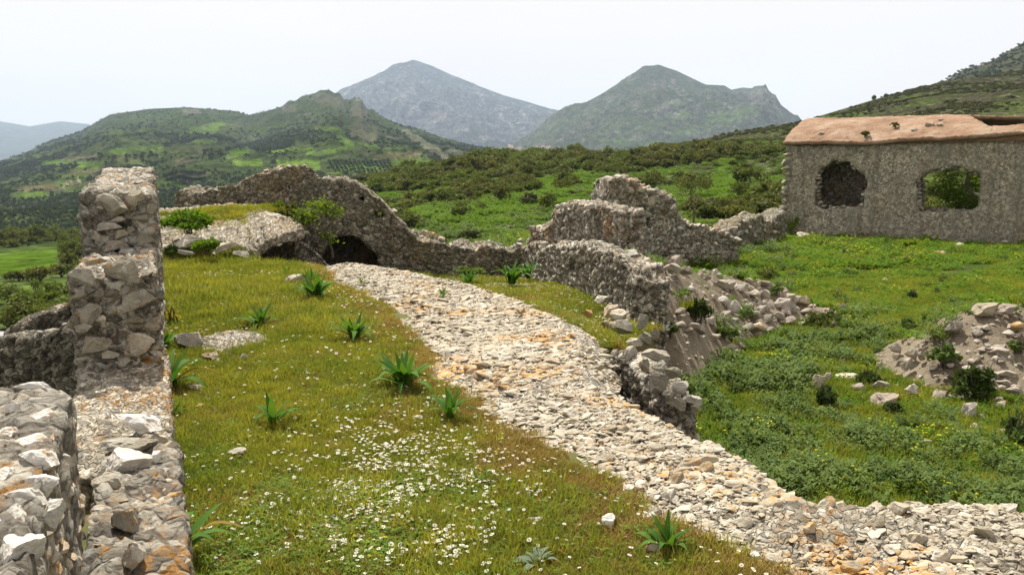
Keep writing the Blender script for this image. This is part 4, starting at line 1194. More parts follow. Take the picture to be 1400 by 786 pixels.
c_ = mix(nt_, maprange(nt_, noise(nt_, p_, 0.7, 4, 0.6), 0.56, 0.66, 0, .6), c_, (0.06, 0.075, 0.02))
nt_.links.new(c_, b_.inputs['Base Color'])
bump(nt_, b_, noise(nt_, p_, 16, 8, 0.72), 1.0, 0.05)
M['earth'] = m_
def mound(name, R, x0, x1, y0, y1, c, seed):
    xs = np.arange(x0, x1, c); ys = np.arange(y0, y1, c)
    X, Y = np.meshgrid(xs, ys, indexing='ij')
    q = np.stack([X.ravel(), Y.ravel(), np.zeros(X.size)], 1)
    h = mound_z(X, Y, R, 1).ravel()
    Z = ground_z(X, Y).ravel() - 0.06 + h + (0.20 * fbm(q * 1.6, 5, seed) + 0.12 * np.abs(fbm(q * 5, 4, seed + 3))) * np.clip(h * 2.5, 0, 1)
    V = np.stack([X.ravel(), Y.ravel(), Z], 1)
    q4 = grid_faces(len(xs), len(ys)); q4 = q4[(h[q4] > 0.01).any(1)]
    used, inv = np.unique(q4.ravel(), return_inverse=True)
    o = obj(name, mesh_np(name, V[used], inv.reshape(-1, 4), None, M['earth']))
    tag(o, kind='structure')
    return V, h
mound('earth_bank', R1, 0.3, 8.4, 10.3, 19, 0.055, 201)
mound('earth_mound', R2, 4.2, 16, 8.4, 16, 0.06, 211)
def yz(x, y):
    x = np.atleast_1d(np.asarray(x, float)); y = np.atleast_1d(np.asarray(y, float))
    return ground_z(x, y) - 0.0 + np.maximum(mound_z(x, y, R1, 1), mound_z(x, y, R2, 1))
def yard_hit(px, py):
    """first courtyard or mound surface along the sight line"""
    x, y, z = ray(px, py)
    t = np.linspace(5, 60, 2200)
    d = EYE + z * t - yz(x * t, y * t)
    k = np.argmax(d < 0)
    if d[k] >= 0: k = len(t) - 1
    return Vector((x * t[k], y * t[k], EYE + z * t[k]))

STONE_AT = []
def loose_stone(px, py, w, h, label, group=None, mat='rubble', name='loose_stone', deep=0.8, sub=3, lift=0.25):
    c = yard_hit(px, py + h * 0.5)
    s = c.y / FPX
    hx, hz = w * s * .52, h * s * .55
    o = rock(name, None, c + Vector((0, hx * deep * 0.5, hz * (0.55 + lift * 0.3))), (hx, hx * deep, hz), face_rot(0, 0.2), mat, None, sub)
    tag(o, label, 'stone', group)
    STONE_AT.append((c.x, c.y, hx))
    return o
YS = [(1354, 422, 36, 17, 'large pale squared block lying on top of the earth mound', 'rock_warm'),
 (1382, 422, 24, 14, 'brown stone lying against the pale block on top of the earth mound', 'rubble'),
 (1307, 446, 24, 18, 'pinkish grey stone at the upper left edge of the earth mound', 'rubble'),
 (1339, 450, 22, 8, 'flat slab lying on the bare earth of the mound left of the pale block', 'rubble'),
 (1391, 447, 20, 14, 'pale stone on the mound just below the brown stone, near the right edge', 'rock_warm'),
 (1336, 490, 14, 12, 'small upright pale stone half way down the bare earth mound', 'rock_warm'),
 (1240, 499, 22, 18, 'squared pale grey block at the front of the small cluster left of the mound', 'rubble'),
 (1246, 484, 20, 18, 'dark brown stone behind the squared grey block left of the mound', 'rock_dark'),
 (1226, 476, 16, 16, 'rounded stone at the back left of the small cluster beside the mound', 'rubble'),
 (1226, 488, 14, 10, 'small reddish stone below the rounded stone in the cluster', 'rubble'),
 (1262, 486, 14, 12, 'small grey stone right of the dark brown stone in the cluster', 'rubble'),
 (1251, 534, 28, 20, 'pale tilted block in the grass left of the dark shrub', 'rock_warm'),
 (1216, 548, 40, 22, 'broad low grey boulder with a dark front in the grass', 'rubble'),
 (1203, 527, 26, 16, 'wedge shaped grey stone behind the broad low boulder', 'rubble'),
 (1174, 531, 20, 16, 'grey lump of stone in weeds left of the wedge shaped stone', 'rubble'),
 (1121, 522, 20, 24, 'tall pale stone at the left end of the stone row in the grass', 'rock_warm'),
 (1132, 517, 14, 18, 'narrow pale stone leaning beside the tall stone at the row end', 'rubble'),
 (1155, 515, 38, 9, 'long thin pale stone lying low in the grass', 'rock_warm'),
 (1150, 494, 14, 10, 'small pinkish stone alone in the grass above the long thin stone', 'rubble'),
 (1203, 498, 11, 8, 'small pale stone alone in the grass left of the cluster', 'rubble'),
 (1329, 561, 22, 26, 'upright brownish stone at the foot of the dark shrub', 'rubble'),
 (1289, 541, 22, 18, 'ragged pale stone between the tilted block and the dark shrub', 'rubble'),
 (1365, 479, 28, 12, 'long brown stone with a dark hollow under it on the mound', 'rubble'),
 (1376, 511, 28, 12, 'flat brown stone on the lower slope of the mound', 'rubble'),
 (1361, 492, 20, 9, 'small flat stone between two brown stones on the mound slope', 'rubble'),
 (1388, 535, 24, 14, 'grey stone near the foot of the mound at the right edge', 'rubble'),
 (1348, 512, 16, 9, 'small reddish stone on the mound slope right of the dark shrub', 'rubble'),
 (1370, 555, 26, 12, 'pale flat stone at the foot of the mound', 'rubble'),
 (1267, 605, 18, 14, 'rounded pale stone alone among thick weeds in front', 'rubble'),
 (1047, 595, 10, 8, 'small pale stone in weeds behind the vault edge', 'rock_warm'),
 (1289, 346, 24, 6, 'flat pale slab in the grass before the house wall', 'rock_warm'),
 (1312, 336, 16, 8, 'small pale stone in the grass below the second window', 'rock_warm'),
 (1374, 333, 12, 8, 'pointed white stone at the foot of the house wall near the right edge', 'rock_warm'),
 (1103, 322, 22, 7, 'low pale stone at the foot of the house wall near its left corner', 'rock_warm'),
 (1163, 418, 14, 4, 'thin pale slab flat in the grass right of the rubble heap', 'rock_warm'),
 (1210, 383, 10, 5, 'small white stone in the far grass before the house', 'rock_warm'),
 (960, 451, 20, 12, 'rounded grey stone at the foot of the earth bank', 'rubble'),
 (1000, 474, 26, 7, 'low pale stone in weeds at the near foot of the bank', 'rubble'),
 (922, 360, 30, 20, 'big grey block lodged high on the earth bank', 'rubble')]
for a in YS: loose_stone(a[0], a[1], a[2] * 1.02, a[3] * 1.1, a[4], None, a[5], lift=1.0)
rg = np.random.default_rng(77)
# the tumbled heap: crest of pale stones running down from the wall, pile of blocks in front
spots = []
for k in range(175):
    if k < 80:
        px = rg.uniform(985, 1105); py = rg.uniform(402, 452) if px > 1010 else rg.uniform(410, 440); s = rg.uniform(10, 26)
    elif k < 140:
        u = rg.random(); px = 905 + u * 190; py = 352 + u * 55 + rg.uniform(-5, 14); s = rg.uniform(8, 20)
    else:
        px = rg.uniform(1060, 1160); py = 425 + (px - 1060) * 0.08 + rg.uniform(-14, 16); s = rg.uniform(8, 18)
    if all((px - a) ** 2 + (py - b) ** 2 * 1.6 > (0.32 * (s + c)) ** 2 for a, b, c in spots): spots.append((px, py, s))
for px, py, s in spots:
    loose_stone(px, py, s * rg.uniform(.9, 1.35), s * rg.uniform(.55, .95), 'loose angular stone in the tumbled heap below the broken wall end', 'loose stones of the tumbled heap', 'rubble' if rg.random() < .8 else 'rock_warm', lift=1.6, sub=2 if s < 16 else 3)
for k in range(34):
    px, py = rg.uniform(880, 985), rg.uniform(372, 462)
    s = rg.uniform(7, 18)
    loose_stone(px, py, s * 1.2, s * .7, 'stone half buried in the sandy slope of the earth bank', 'stones in the earth bank', 'rubble', sub=2)
for k in range(60):
    px, py = rg.uniform(1290, 1400), rg.uniform(440, 600)
    if px < 1330 and py < 470: continue
    s = rg.uniform(6, 16)
    loose_stone(px, py, s * 1.3, s * .7, 'small stone half buried in the slope of the earth mound', 'stones in the earth mound', 'rubble', sub=2)
for k in range(34):
    px, py = rg.uniform(1085, 1290), rg.uniform(500, 560)
    s = rg.uniform(5, 11)
    loose_stone(px, py, s * 1.3, s * .7, 'small stone among the weeds around the stone row', 'small stones in the weeds', 'rubble', sub=2)
# broken red tile pieces in the grass
m_, nt_, b_ = new_mat('broken_tile'); b_.inputs['Base Color'].default_value = (0.30, 0.075, 0.035, 1); M['tile'] = m_
for k, (px, py) in enumerate([(1238, 444), (1243, 446), (1248, 443), (1252, 446), (1243, 442)]):
    o = loose_stone(px, py, 6, 4, 'broken red tile piece in the small pile lying in the grass', 'broken red tiles in the grass', 'tile', name='tile_piece', sub=2)
    o['category'] = 'tile'

# stones lying on the grass terrace
def terrace_stone(px, py, w, h, label, mat='rock_warm', flat=1.0, sub=4, z=0.0, cat='stone'):
    c = atZ(px, py + h * .4, z); s = c.y / FPX
    hx, hz = w * s * .6, h * s * .62
    o = rock('field_stone', None, c + Vector((0, hx * .4, hz * 0.75 * flat)), (hx, hx * .75, hz), face_rot(0, 0.15), mat, None, sub)
    tag(o, label, cat)
    return o
terrace_stone(835, 713, 24, 22, 'bright white pointed stone lying alone in the grass', 'pale_top')
terrace_stone(262, 470, 44, 26, 'rounded grey boulder at the left end of the stony outcrop', 'rock')
terrace_stone(290, 488, 26, 10, 'small orange tinted stone in front of the stony outcrop')
terrace_stone(735, 714, 22, 12, 'small dark grey stone sunk in the grass left of the white one', 'rock')
terrace_stone(744, 721, 14, 10, 'small pinkish stone beside the dark grey one in the grass', 'rock_warm')
terrace_stone(897, 702, 20, 14, 'grey stone behind the big leafy plant at the vault foot', 'rock')
terrace_stone(897, 752, 26, 16, 'pale stone under the leaves of the plant at the vault foot', 'rock_warm')
terrace_stone(324, 618, 26, 10, 'flat crumbled white stone in the grass', 'rock_warm')
terrace_stone(332, 490, 14, 12, 'small pale stone right of the stony outcrop', 'rock_warm')
terrace_stone(243, 625, 22, 7, 'thin pale stone in the grass beside the parapet foot', 'rock_warm')
terrace_stone(273, 555, 12, 6, 'tiny white stone in the grass near the parapet foot', 'rock_warm')
terrace_stone(270, 530, 26, 6, 'flat pale stone under the strap leaves by the parapet', 'rock_warm')
terrace_stone(400, 385, 38, 14, 'pale flat rock in the grass at the left foot of the vault', 'rock_warm')
terrace_stone(262, 427, 16, 7, 'small brown stone in the grass near the yellow flowers', 'rock')
# stony outcrop: a worn patch of old vault showing through the grass
oc = empty('stony_outcrop', tuple(atZ(305, 470, 0)), 'flat patch of pebbly masonry showing through the grass beside the grey boulder', 'rock')
c = atZ(308, 472, 0.0)
X, Y = np.meshgrid(np.linspace(-.36, .40, 60), np.linspace(-.42, .75, 60), indexing='ij')
r_ = np.hypot(X / .38, (Y - .12) / .52); q = np.stack([X.ravel() + 3, Y.ravel(), 0 * X.ravel()], 1)
Z = 0.055 * (1 - sstep(0.55, 1.1, r_ + 0.25 * fbm(q * 5, 3, 3).reshape(X.shape))) - 0.02
Vo = np.stack([X.ravel() + c.x, Y.ravel() + c.y, Z.ravel() + c.z], 1)
Qo = grid_faces(60, 60)
Vo, at, Nn = displace(Vo, Qo, 0.07, 0.02, 301, 1, 1.0)
obj('worn_masonry', mesh_np('worn_masonry', Vo, Qo, None, M['crust'], True, at), oc)
up_ = Vo[:, 2] > 0.012
face_stones(oc, Vo[up_], Nn[up_], 60, 0.015, 0.05, 'rock_warm', seed=302, proud=0.1)

# grit and small stones all over the two banks
rg = np.random.default_rng(88)
gx = np.concatenate([rg.uniform(1.0, 8.5, 16000), rg.uniform(5.2, 13, 16000)]); gy = np.concatenate([rg.uniform(10.6, 18.6, 16000), rg.uniform(9.2, 15, 16000)])
gh = np.maximum(mound_z(gx, gy, R1, 1), mound_z(gx, gy, R2, 1))
gq = np.stack([gx, gy, 0 * gx], 1)
def mound_surface(x, y):
    q = np.stack([x, y, 0 * x], 1); h1 = mound_z(x, y, R1, 1); h2 = mound_z(x, y, R2, 1)
    f = lambda h, sd: (0.20 * fbm(q * 1.6, 5, sd) + 0.12 * np.abs(fbm(q * 5, 4, sd + 3))) * np.clip(h * 2.5, 0, 1)
    return ground_z(x, y) - 0.06 + np.where(h1 > h2, h1 + f(h1, 201), h2 + f(h2, 211))
gk = (gh > 0.03) & (rg.random(len(gx)) < .45 + .5 * vnoise(gq * 1.3, 66))
gx, gy = gx[gk], gy[gk]; gz = mound_surface(gx, gy); n_ = len(gx)
gs = 0.012 + 0.06 * rg.random(n_) ** 4.0
half_ = (rg.random(n_) < np.where(gx > 5.2, .28, .9))
gx, gy, gz, gs = gx[half_], gy[half_], gz[half_], gs[half_]; n_ = len(gx)
scatter('grit', np.stack([gx, gy, gz], 1), rand_rot(n_, .5, rg), np.stack([gs * rg.uniform(.8, 1.4, n_), gs, gs * rg.uniform(.5, .9, n_)], 1), rg.integers(0, 12, n_), [rock_mesh(k, 'rubble', 1) for k in range(12)], 'small stones and grit strewn over the earth banks')
# ------------------------------------------------------------------ vegetation
M['grass'] = leaf_mat('short_grass', (0.155, 0.19, 0.024), (0.29, 0.275, 0.045), 0.45, 0.25, (0.11, 0.16, 0.02), 0.9)
M['dry'] = leaf_mat('dry_grass', (0.22, 0.14, 0.045), (0.30, 0.235, 0.075), 0.35, 0.3)
M['clover'] = leaf_mat('clover', (0.08, 0.16, 0.018), (0.16, 0.235, 0.03), 0.4, 0.3)
M['weed'] = leaf_mat('thistle_leaves', (0.06, 0.11, 0.028), (0.13, 0.18, 0.048), 0.35, 0.4)
M['weed_bright'] = leaf_mat('bright_weeds', (0.06, 0.14, 0.012), (0.13, 0.21, 0.018), 0.45, 0.4)
M['maquis'] = leaf_mat('maquis_leaves', (0.038, 0.060, 0.016), (0.13, 0.135, 0.040), 0.3, 0.4, (0.10, 0.155, 0.028), 0.05)
M['heath'] = leaf_mat('heath_leaves', (0.045, 0.05, 0.022), (0.10, 0.10, 0.05), 0.2, 0.4, (0.055, 0.075, 0.02), 0.03)
M['maquis_far'] = leaf_mat('far_tree_leaves', (0.03, 0.048, 0.017), (0.06, 0.08, 0.027), 0.15, 0.3)
M['shrub'] = leaf_mat('shrub_leaves', (0.035, 0.06, 0.015), (0.06, 0.09, 0.022), 0.3, 0.4)
M['fig'] = leaf_mat('fig_leaves', (0.09, 0.14, 0.02), (0.14, 0.19, 0.03), 0.45, 0.3)
M['squill'] = leaf_mat('strap_leaves', (0.035, 0.11, 0.015), (0.085, 0.17, 0.02), 0.35, 0.2)
M['squill_dry'] = leaf_mat('withered_leaves', (0.20, 0.11, 0.02), (0.22, 0.15, 0.03), 0.35, 0.2)
M['greyleaf'] = leaf_mat('grey_green_leaves', (0.12, 0.16, 0.11), (0.16, 0.20, 0.13), 0.3, 0.2)
M['bark'] = plain_mat('bark', (0.10, 0.08, 0.06), 0.9)
M['drystem'] = plain_mat('dry_stems', (0.24, 0.20, 0.13), 0.9)
M['petal'] = leaf_mat('white_petals', (0.62, 0.62, 0.56), (0.72, 0.72, 0.68), 0.25, 0.0)
M['yolk'] = plain_mat('yellow_florets', (0.62, 0.42, 0.03), 0.7)
M['yellow'] = leaf_mat('yellow_petals', (0.50, 0.40, 0.02), (0.45, 0.45, 0.03), 0.3, 0.0)

def merge(parts):
    """[(V, F(list of index tuples), mat index)]"""
    V = []; F = []; MI = []; off = 0
    for v, f, mi in parts:
        V.append(np.asarray(v, float)); F += [tuple(i + off for i in t) for t in f]; MI += [mi] * len(f); off += len(v)
    return np.concatenate(V), F, MI

def mesh_py(name, V, F, mats, MI=None, smooth=False):
    me = bpy.data.meshes.new(name)
    me.from_pydata([tuple(v) for v in V], [], F)
    for m in mats: me.materials.append(M[m])
    if MI is not None: me.polygons.foreach_set('material_index', np.array(MI, np.int32))
    if smooth: me.polygons.foreach_set('use_smooth', np.ones(len(F), bool))
    me.update()
    return me

def blades(n, R, h0, h1, w, seed, mat, bend=0.5, name='blades'):
    rg = np.random.default_rng(seed)
    V = []; F = []
    for k in range(n):
        a = rg.uniform(0, 6.283); r = R * math.sqrt(rg.random()); x, y = r * math.cos(a), r * math.sin(a)
        h = rg.uniform(h0, h1); t = rg.uniform(0, 6.283); lean = rg.uniform(.1, bend) * h
        dx, dy = math.cos(t), math.sin(t); b = len(V)
        px, py = -dy * w * .5, dx * w * .5
        V += [(x - px, y - py, -0.004), (x + px, y + py, -0.004), (x + dx * lean * .35 + px * .8, y + dy * lean * .35 + py * .8, h * .6), (x + dx * lean * .35 - px * .8, y + dy * lean * .35 - py * .8, h * .6), (x + dx * lean, y + dy * lean, h)]
        F += [(b, b + 1, b + 2, b + 3), (b + 3, b + 2, b + 4)]
    return mesh_py(name, V, F, [mat])

def leaves(n, radii, size, seed, mats, lumps=6, shell=0.55, stems=0, name='leaves', base=0.0, wide=0.6, tip=True, down=0.0, crs=(0.32, 0.6), lift=0.75):
    """leaf faces gathered in uneven clumps through the volume of a crown"""
    rg = np.random.default_rng(seed)
    C = rg.normal(size=(lumps, 3)); C /= np.linalg.norm(C, axis=1)[:, None]
    C *= rg.uniform(0.25, 0.75, (lumps, 1)); C[:, 2] = np.abs(C[:, 2]) * 0.9 - 0.1
    cr = rg.uniform(crs[0], crs[1], lumps)
    V = []; F = []; MI = []
    for k in range(n):
        i = rg.integers(lumps)
        d = rg.normal(size=3); d /= np.linalg.norm(d)
        if d[2] < -0.2 and rg.random() < 0.6: d[2] *= -1
        p = C[i] + d * cr[i] * (shell + (1 - shell) * rg.random())
        p = p * np.array(radii); p[2] += radii[2] * lift + base
        if p[2] < 0.01: p[2] = 0.01 + rg.random() * radii[2] * .2
        u = rg.normal(size=3); u /= np.linalg.norm(u); nn = np.cross(u, rg.normal(size=3)); nn /= np.linalg.norm(nn)
        s = size * rg.uniform(.6, 1.3); b = len(V)
        V += [p - u * s, p + nn * s * wide, p + u * s, p - nn * s * wide]
        F.append((b, b + 1, b + 2, b + 3)); MI.append(0)
    return V, F, MI

def tube(p, q, r0, r1, sides=5):
    p = np.array(p, float); q = np.array(q, float); d = q - p; L = np.linalg.norm(d); d /= max(L, 1e-9)
    u = np.cross(d, [0.3, 0.9, 0.2]); u /= np.linalg.norm(u); v = np.cross(d, u)
    V = []; F = []
    for k in range(sides):
        a = 6.2832 * k / sides; e = u * math.cos(a) + v * math.sin(a)
        V += [p + e * r0, q + e * r1]
    for k in range(sides):
        a = 2 * k; b = 2 * ((k + 1) % sides)
        F.append((a, b, b + 1, a + 1))
    return V, F

def branching(h, seed, levels=3, spread=0.6, r=0.06, n0=3, lean=(0, 0)):
    """tapered trunk and limbs; returns trunk part, limbs part, twig ends"""
    rg = np.random.default_rng(seed)
    tr = []; lb = []; ends = []
    def grow(p, d, L, r, lv):
        nseg = 3
        for k in range(nseg):
            q = p + d * L / nseg + rg.normal(0, 0.05 * L, 3)
            V, F = tube(p, q, r, r * 0.85, 6 if lv == 0 else 4)
            (tr if lv == 0 else lb).append((V, F, 0))
            p = q; r *= 0.85
            d = d + rg.normal(0, .12, 3) + np.array([0, 0, .05]); d /= np.linalg.norm(d)
        if lv >= levels: ends.append(p); return
        for k in range(n0 if lv == 0 else int(rg.integers(2, 4))):
            e = d + rg.normal(0, spread, 3) + np.array([0, 0, .15]); e /= np.linalg.norm(e)
            grow(p, e, L * rg.uniform(.6, .85), r * .7, lv + 1)
    grow(np.zeros(3), np.array([lean[0], lean[1], 1.0]), h * 0.34, r, 0)
    return merge(tr), merge(lb), ends

def rng_part(name, me, parent): 
    o = bpy.data.objects.new(name, me); COL.objects.link(o); o.parent = parent
    return o

# ---- tufts, clover and flowers of the terrace
tufts = [blades(60, 0.075, 0.014, 0.045 + .014 * k, 0.0045, 400 + k, 'grass', 0.8) for k in range(4)]
tufts += [blades(60, 0.08, 0.012, 0.045, 0.004, 410 + k, 'dry', 0.9) for k in range(2)]
def clover(seed, mat='clover'):
    rg = np.random.default_rng(seed); V = []; F = []
    for k in range(46):
        a = rg.uniform(0, 6.283); r = .07 * math.sqrt(rg.random()); c = np.array([r * math.cos(a), r * math.sin(a), rg.uniform(.008, .032)])
        for j in range(3):
            t = a + j * 2.094 + .4; u = np.array([math.cos(t), math.sin(t), rg.uniform(-.2, .3)]); v = np.array([-math.sin(t), math.cos(t), 0]); s = rg.uniform(.005, .0085); b = len(V)
            V += [c, c + u * s * .7 + v * s * .5, c + u * s * 1.3, c + u * s * .7 - v * s * .5]; F.append((b, b + 1, b + 2, b + 3))
    return mesh_py('clover', V, F, [mat])
tufts += [clover(420), clover(421)]
rg = np.random.default_rng(9)
def sample_terrace(n, power=1.0):
    out = []
    y = 0.9 + 16 * rg.random(n) ** power
    x = rg.uniform(-7.5, 3.0, n)
    P = np.stack([x, y], 1)
    tz, t2 = terrace_z(P)
    zz, ins, _ = vault_z(P)
    creep = 0.03 + 0.13 * np.clip(vnoise(np.stack([x * 4, y * 4, 0 * x], 1), 61) + .2, 0, 1)
    inn = (inside(P, T1) | inside(P, T2)) & ~(ins & (dist_line(P, VL) > creep))
    tz = np.where(ins, np.maximum(tz, zz), tz)
    P3 = np.stack([x, y, tz], 1)
    px, py, d = project(P3)
    inn &= (px > -40) & (px < 1440) & (py < 860)
    inn &= ~((P[:, 0] * .918 + P[:, 1] * .3966) < -0.06) 
    oc_ = np.hypot((x - c.x) / .33, (y - c.y - .12) / .46) < 0.8
    inn &= ~oc_
    inn &= ~((py < 352) & (px > 200) & (px < 352) & (py > 318) & False)
    return P3[inn], px[inn], py[inn], t2[inn]
P3, px, py, t2 = sample_terrace(150000, 1.35)
dl = dist_line(P3[:, :2], VL)
nz = vnoise(np.stack([P3[:, 0] * 1.1, P3[:, 1] * 1.1, np.zeros(len(P3))], 1), 21)
nz2 = vnoise(np.stack([P3[:, 0] * 2.7, P3[:, 1] * 2.7, np.zeros(len(P3))], 1), 22)
bare = (nz2 > 0.55) & (rg.random(len(P3)) < 0.5)
P3, px, py, t2, dl, nz, nz2 = [a[~bare] for a in (P3, px, py, t2, dl, nz, nz2)]
pdry = 0.10 + 0.80 * np.exp(-dl / 0.38) + 0.5 * np.clip(nz2, 0, 1) + np.where(t2, 0.35, 0)
pclo = np.clip(0.22 + 0.9 * nz, 0.03, 0.75)
u = rg.random(len(P3))
idx = np.where(u < pdry, rg.integers(4, 6, len(P3)), np.where(rg.random(len(P3)) < pclo, rg.integers(6, 8, len(P3)), rg.integers(0, 4, len(P3))))
lush = np.clip(1.0 + 0.55 * nz, 0.55, 1.6)
scl = rg.uniform(.65, 1.25, len(P3)) * np.where(idx >= 6, lush, lush) * np.clip(P3[:, 1] / 6, 0.9, 1.7)
scatter('grass', P3 - [0, 0, .004], rand_rot(len(P3), .2, rg), scl, idx, tufts, 'short green and yellowing grass with clover covering the terrace', cat=None)

def daisy(seed, petals='petal', r=0.0095, h=0.05, centre='yolk'):
    rg = np.random.default_rng(seed); parts = []
    V, F = tube((0, 0, 0), (rg.normal(0, .008), rg.normal(0, .008), h), .0007, .0006, 3)
    top = np.array([V[1][0], V[1][1], h])
    parts.append((V, F, 1))
    tilt = rg.normal(0, .25, 2)
    for k in range(9):
        a = 6.283 * k / 9 + rg.uniform(-.1, .1); u_ = np.array([math.cos(a), math.sin(a), tilt[0] * math.cos(a) + tilt[1] * math.sin(a)]); v_ = np.array([-math.sin(a), math.cos(a), 0])
        parts.append(([top + u_ * r * .25, top + u_ * r * .7 + v_ * r * .26, top + u_ * r * 1.05, top + u_ * r * .7 - v_ * r * .26], [(0, 1, 2, 3)], 0))
    cen = [top + np.array([math.cos(a) * r * .3, math.sin(a) * r * .3, .001]) for a in np.linspace(0, 5.24, 6)] + [top + np.array([0, 0, .004])]
    parts.append((cen, [(k, (k + 1) % 6, 6) for k in range(6)], 2))
    V, F, MI = merge(parts)
    return mesh_py('flower', V, F, [petals, 'clover', centre], MI)
fl_ = [daisy(500, h=.035), daisy(501, h=.055), daisy(502, h=.05, r=.012), daisy(503, 'yellow', .007, .05)]
Pd, pxd, pyd, t2d = sample_terrace(340000, 1.4)
dn = vnoise(np.stack([Pd[:, 0] * 2.2, Pd[:, 1] * 2.2, np.zeros(len(Pd))], 1), 33)
dn2 = vnoise(np.stack([Pd[:, 0] * 7, Pd[:, 1] * 7, np.zeros(len(Pd))], 1), 34)
prob = 0.018 + 0.04 * np.clip(dn + .2, 0, 1)
core_ = np.exp(-(((pxd - 530) / 130) ** 2 + ((pyd - 695) / 70) ** 2))
prob = prob + 2.6 * core_ * np.clip(dn2 + .55, 0, 1) + 0.10 * (pyd < 430) * np.clip(dn2 + .5, 0, 1) + np.where(t2d, .10, 0)
kd = rg.random(len(Pd)) < prob
Pd = Pd[kd]; n_ = len(Pd)
print('daisies', n_, 'tufts', len(P3))
fi = np.where(rg.random(n_) < 0.14, 3, rg.integers(0, 3, n_))
scatter('daisies', Pd, rand_rot(n_, .25, rg), rg.uniform(0.65, 1.05, n_) * np.clip(Pd[:, 1] / 5.0, 1.0, 1.5), fi, fl_, 'small white daisies and yellow flowers spread through the terrace grass')

# ---- strap-leaved plants, leaf by leaf
def strap(L, W, arch, seed, mat, twist=0.15):
    rg = np.random.default_rng(seed); n = 9; V = []; F = []
    ang = 0.15
    p = np.zeros(3)
    for k in range(n):
        t = k / (n - 1); w = W * (0.55 + 0.75 * math.sin(min(1, t * 1.35) * math.pi * 0.75)) * (1 - t ** 3.2) + 0.0008
        s = math.sin(k * 1.2 + seed) * W * 0.12
        V += [p + [s, -w * .5, w * .16], p + [s * .5, 0, 0], p + [s, w * .5, w * .16]]
        p = p + np.array([math.sin(ang), 0, math.cos(ang)]) * L / (n - 1)
        ang += arch / (n - 1) * (0.5 + 1.2 * t)
    for k in range(n - 1):
        a = 3 * k
        F += [(a, a + 1, a + 4, a + 3), (a + 1, a + 2, a + 5, a + 4)]
    return mesh_py('leaf', V, F, [mat], None, True)
STR = [strap(1.0, .16, .5, 1, 'squill'), strap(1.0, .14, 1.0, 2, 'squill'), strap(1.0, .17, 1.7, 3, 'squill'), strap(1.0, .13, 2.2, 4, 'squill')]
STD = [strap(1.0, .11, 1.6, 5, 'squill_dry'), strap(1.0, .10, 2.4, 6, 'squill_dry')]
STG = [strap(1.0, .20, 1.6, 7, 'greyleaf'), strap(1.0, .18, 2.3, 8, 'greyleaf')]
def squill(px, py, h, n, label, z=0.0, wide=1.0, dry=0, kinds=STR, cat='plant', name='strap_leaf_plant', seed=0, Y=None):
    """base seen at px,py; h pixels tall"""
    if Y is None: b = atZ(px, py, z)
    else: b = atY(px, py, Y)
    H = h * b.y / FPX
    rg = np.random.default_rng(seed + int(px))
    root = empty(name, b, label, cat)
    n = int(n * 1.3)
    for k in range(n):
        out = (k / max(1, n - 1))
        me = kinds[min(len(kinds) - 1, int(out * len(kinds)))] if k >= dry else STD[k % 2]
        if k < dry: out = .8
        o = rng_part('leaf', me, root)
        L = H * rg.uniform(.85, 1.2) * (1.0 + 0.25 * out * wide)
        o.scale = (L, L * rg.uniform(.8, 1.2), L)
        o.location = (rg.normal(0, H * .05), rg.normal(0, H * .05), -0.01)
        o.rotation_euler = (rg.normal(0, .12), 0.05 + out * 0.45 * wide + rg.normal(0, .08), k * 2.399 + rg.uniform(-.3, .3))
    return root
squill(430, 412, 44, 16, 'upright leafy plant beside the pale flat rock at the vault foot', wide=.6)
squill(424, 388, 26, 10, 'small tuft of upright leaves behind the plant by the pale flat rock', wide=.7)
squill(484, 466, 42, 16, 'bushy strap-leaved plant in the middle of the grass strip', wide=1.0)
squill(552, 532, 58, 22, 'biggest strap-leaved rosette, close to the vault foot in brownish grass', wide=1.2)
squill(616, 572, 44, 12, 'dark green upright rosette against the foot of the vault', wide=.6)
squill(374, 580, 44, 8, 'lone few-leaved plant in the middle of the near grass', wide=.9)
squill(356, 447, 34, 14, 'spreading rosette right of the stony outcrop', wide=1.3)
squill(232, 528, 60, 12, 'large drooping rosette growing against the parapet foot', wide=1.4, dry=2)
squill(222, 478, 34, 10, 'leafy tuft at the parapet foot left of the grey boulder', wide=1.0)
squill(238, 566, 24, 8, 'small low rosette beside the parapet', wide=1.4)
squill(236, 768, 100, 7, 'tall plant with one broad upright leaf and withered ones at the parapet foot', wide=1.2, dry=3)
squill(912, 752, 52, 12, 'bright green strap-leaved plant at the right foot of the vault', wide=1.1)
squill(900, 775, 20, 5, 'small yellowish sprout in front of the bright green plant', wide=1.3)
squill(735, 772, 34, 8, 'grey-green woolly rosette low in the near grass', wide=1.4, kinds=STG)
squill(252, 775, 26, 7, 'grey-green rosette at the bottom near the parapet', wide=1.4, kinds=STG)
squill(640, 388, 22, 12, 'broad-leaved plant just behind the crest of the vault', z=-.3, wide=1.2)
squill(700, 388, 34, 16, 'bushy strap-leaved clump in the far grass patch before the ruined wall', z=-.45, wide=.8)
squill(722, 380, 26, 12, 'dark leafy clump at the foot of the ruined wall', z=-.5, wide=.8)
squill(606, 404, 13, 9, 'tiny green plant growing on top of the vault', z=0.08, wide=1.5)
squill(390, 378, 16, 7, 'short leaves beside the vault hollow', wide=1.0)
squill(658, 660, 26, 5, 'small dark sprout in brownish grass near the vault foot', wide=.5)
squill(494, 386, 9, 7, 'little sprig growing on the far part of the vault', z=0.08, wide=1.5)
squill(398, 745, 12, 6, 'low dark rosette among the daisies', wide=1.5)

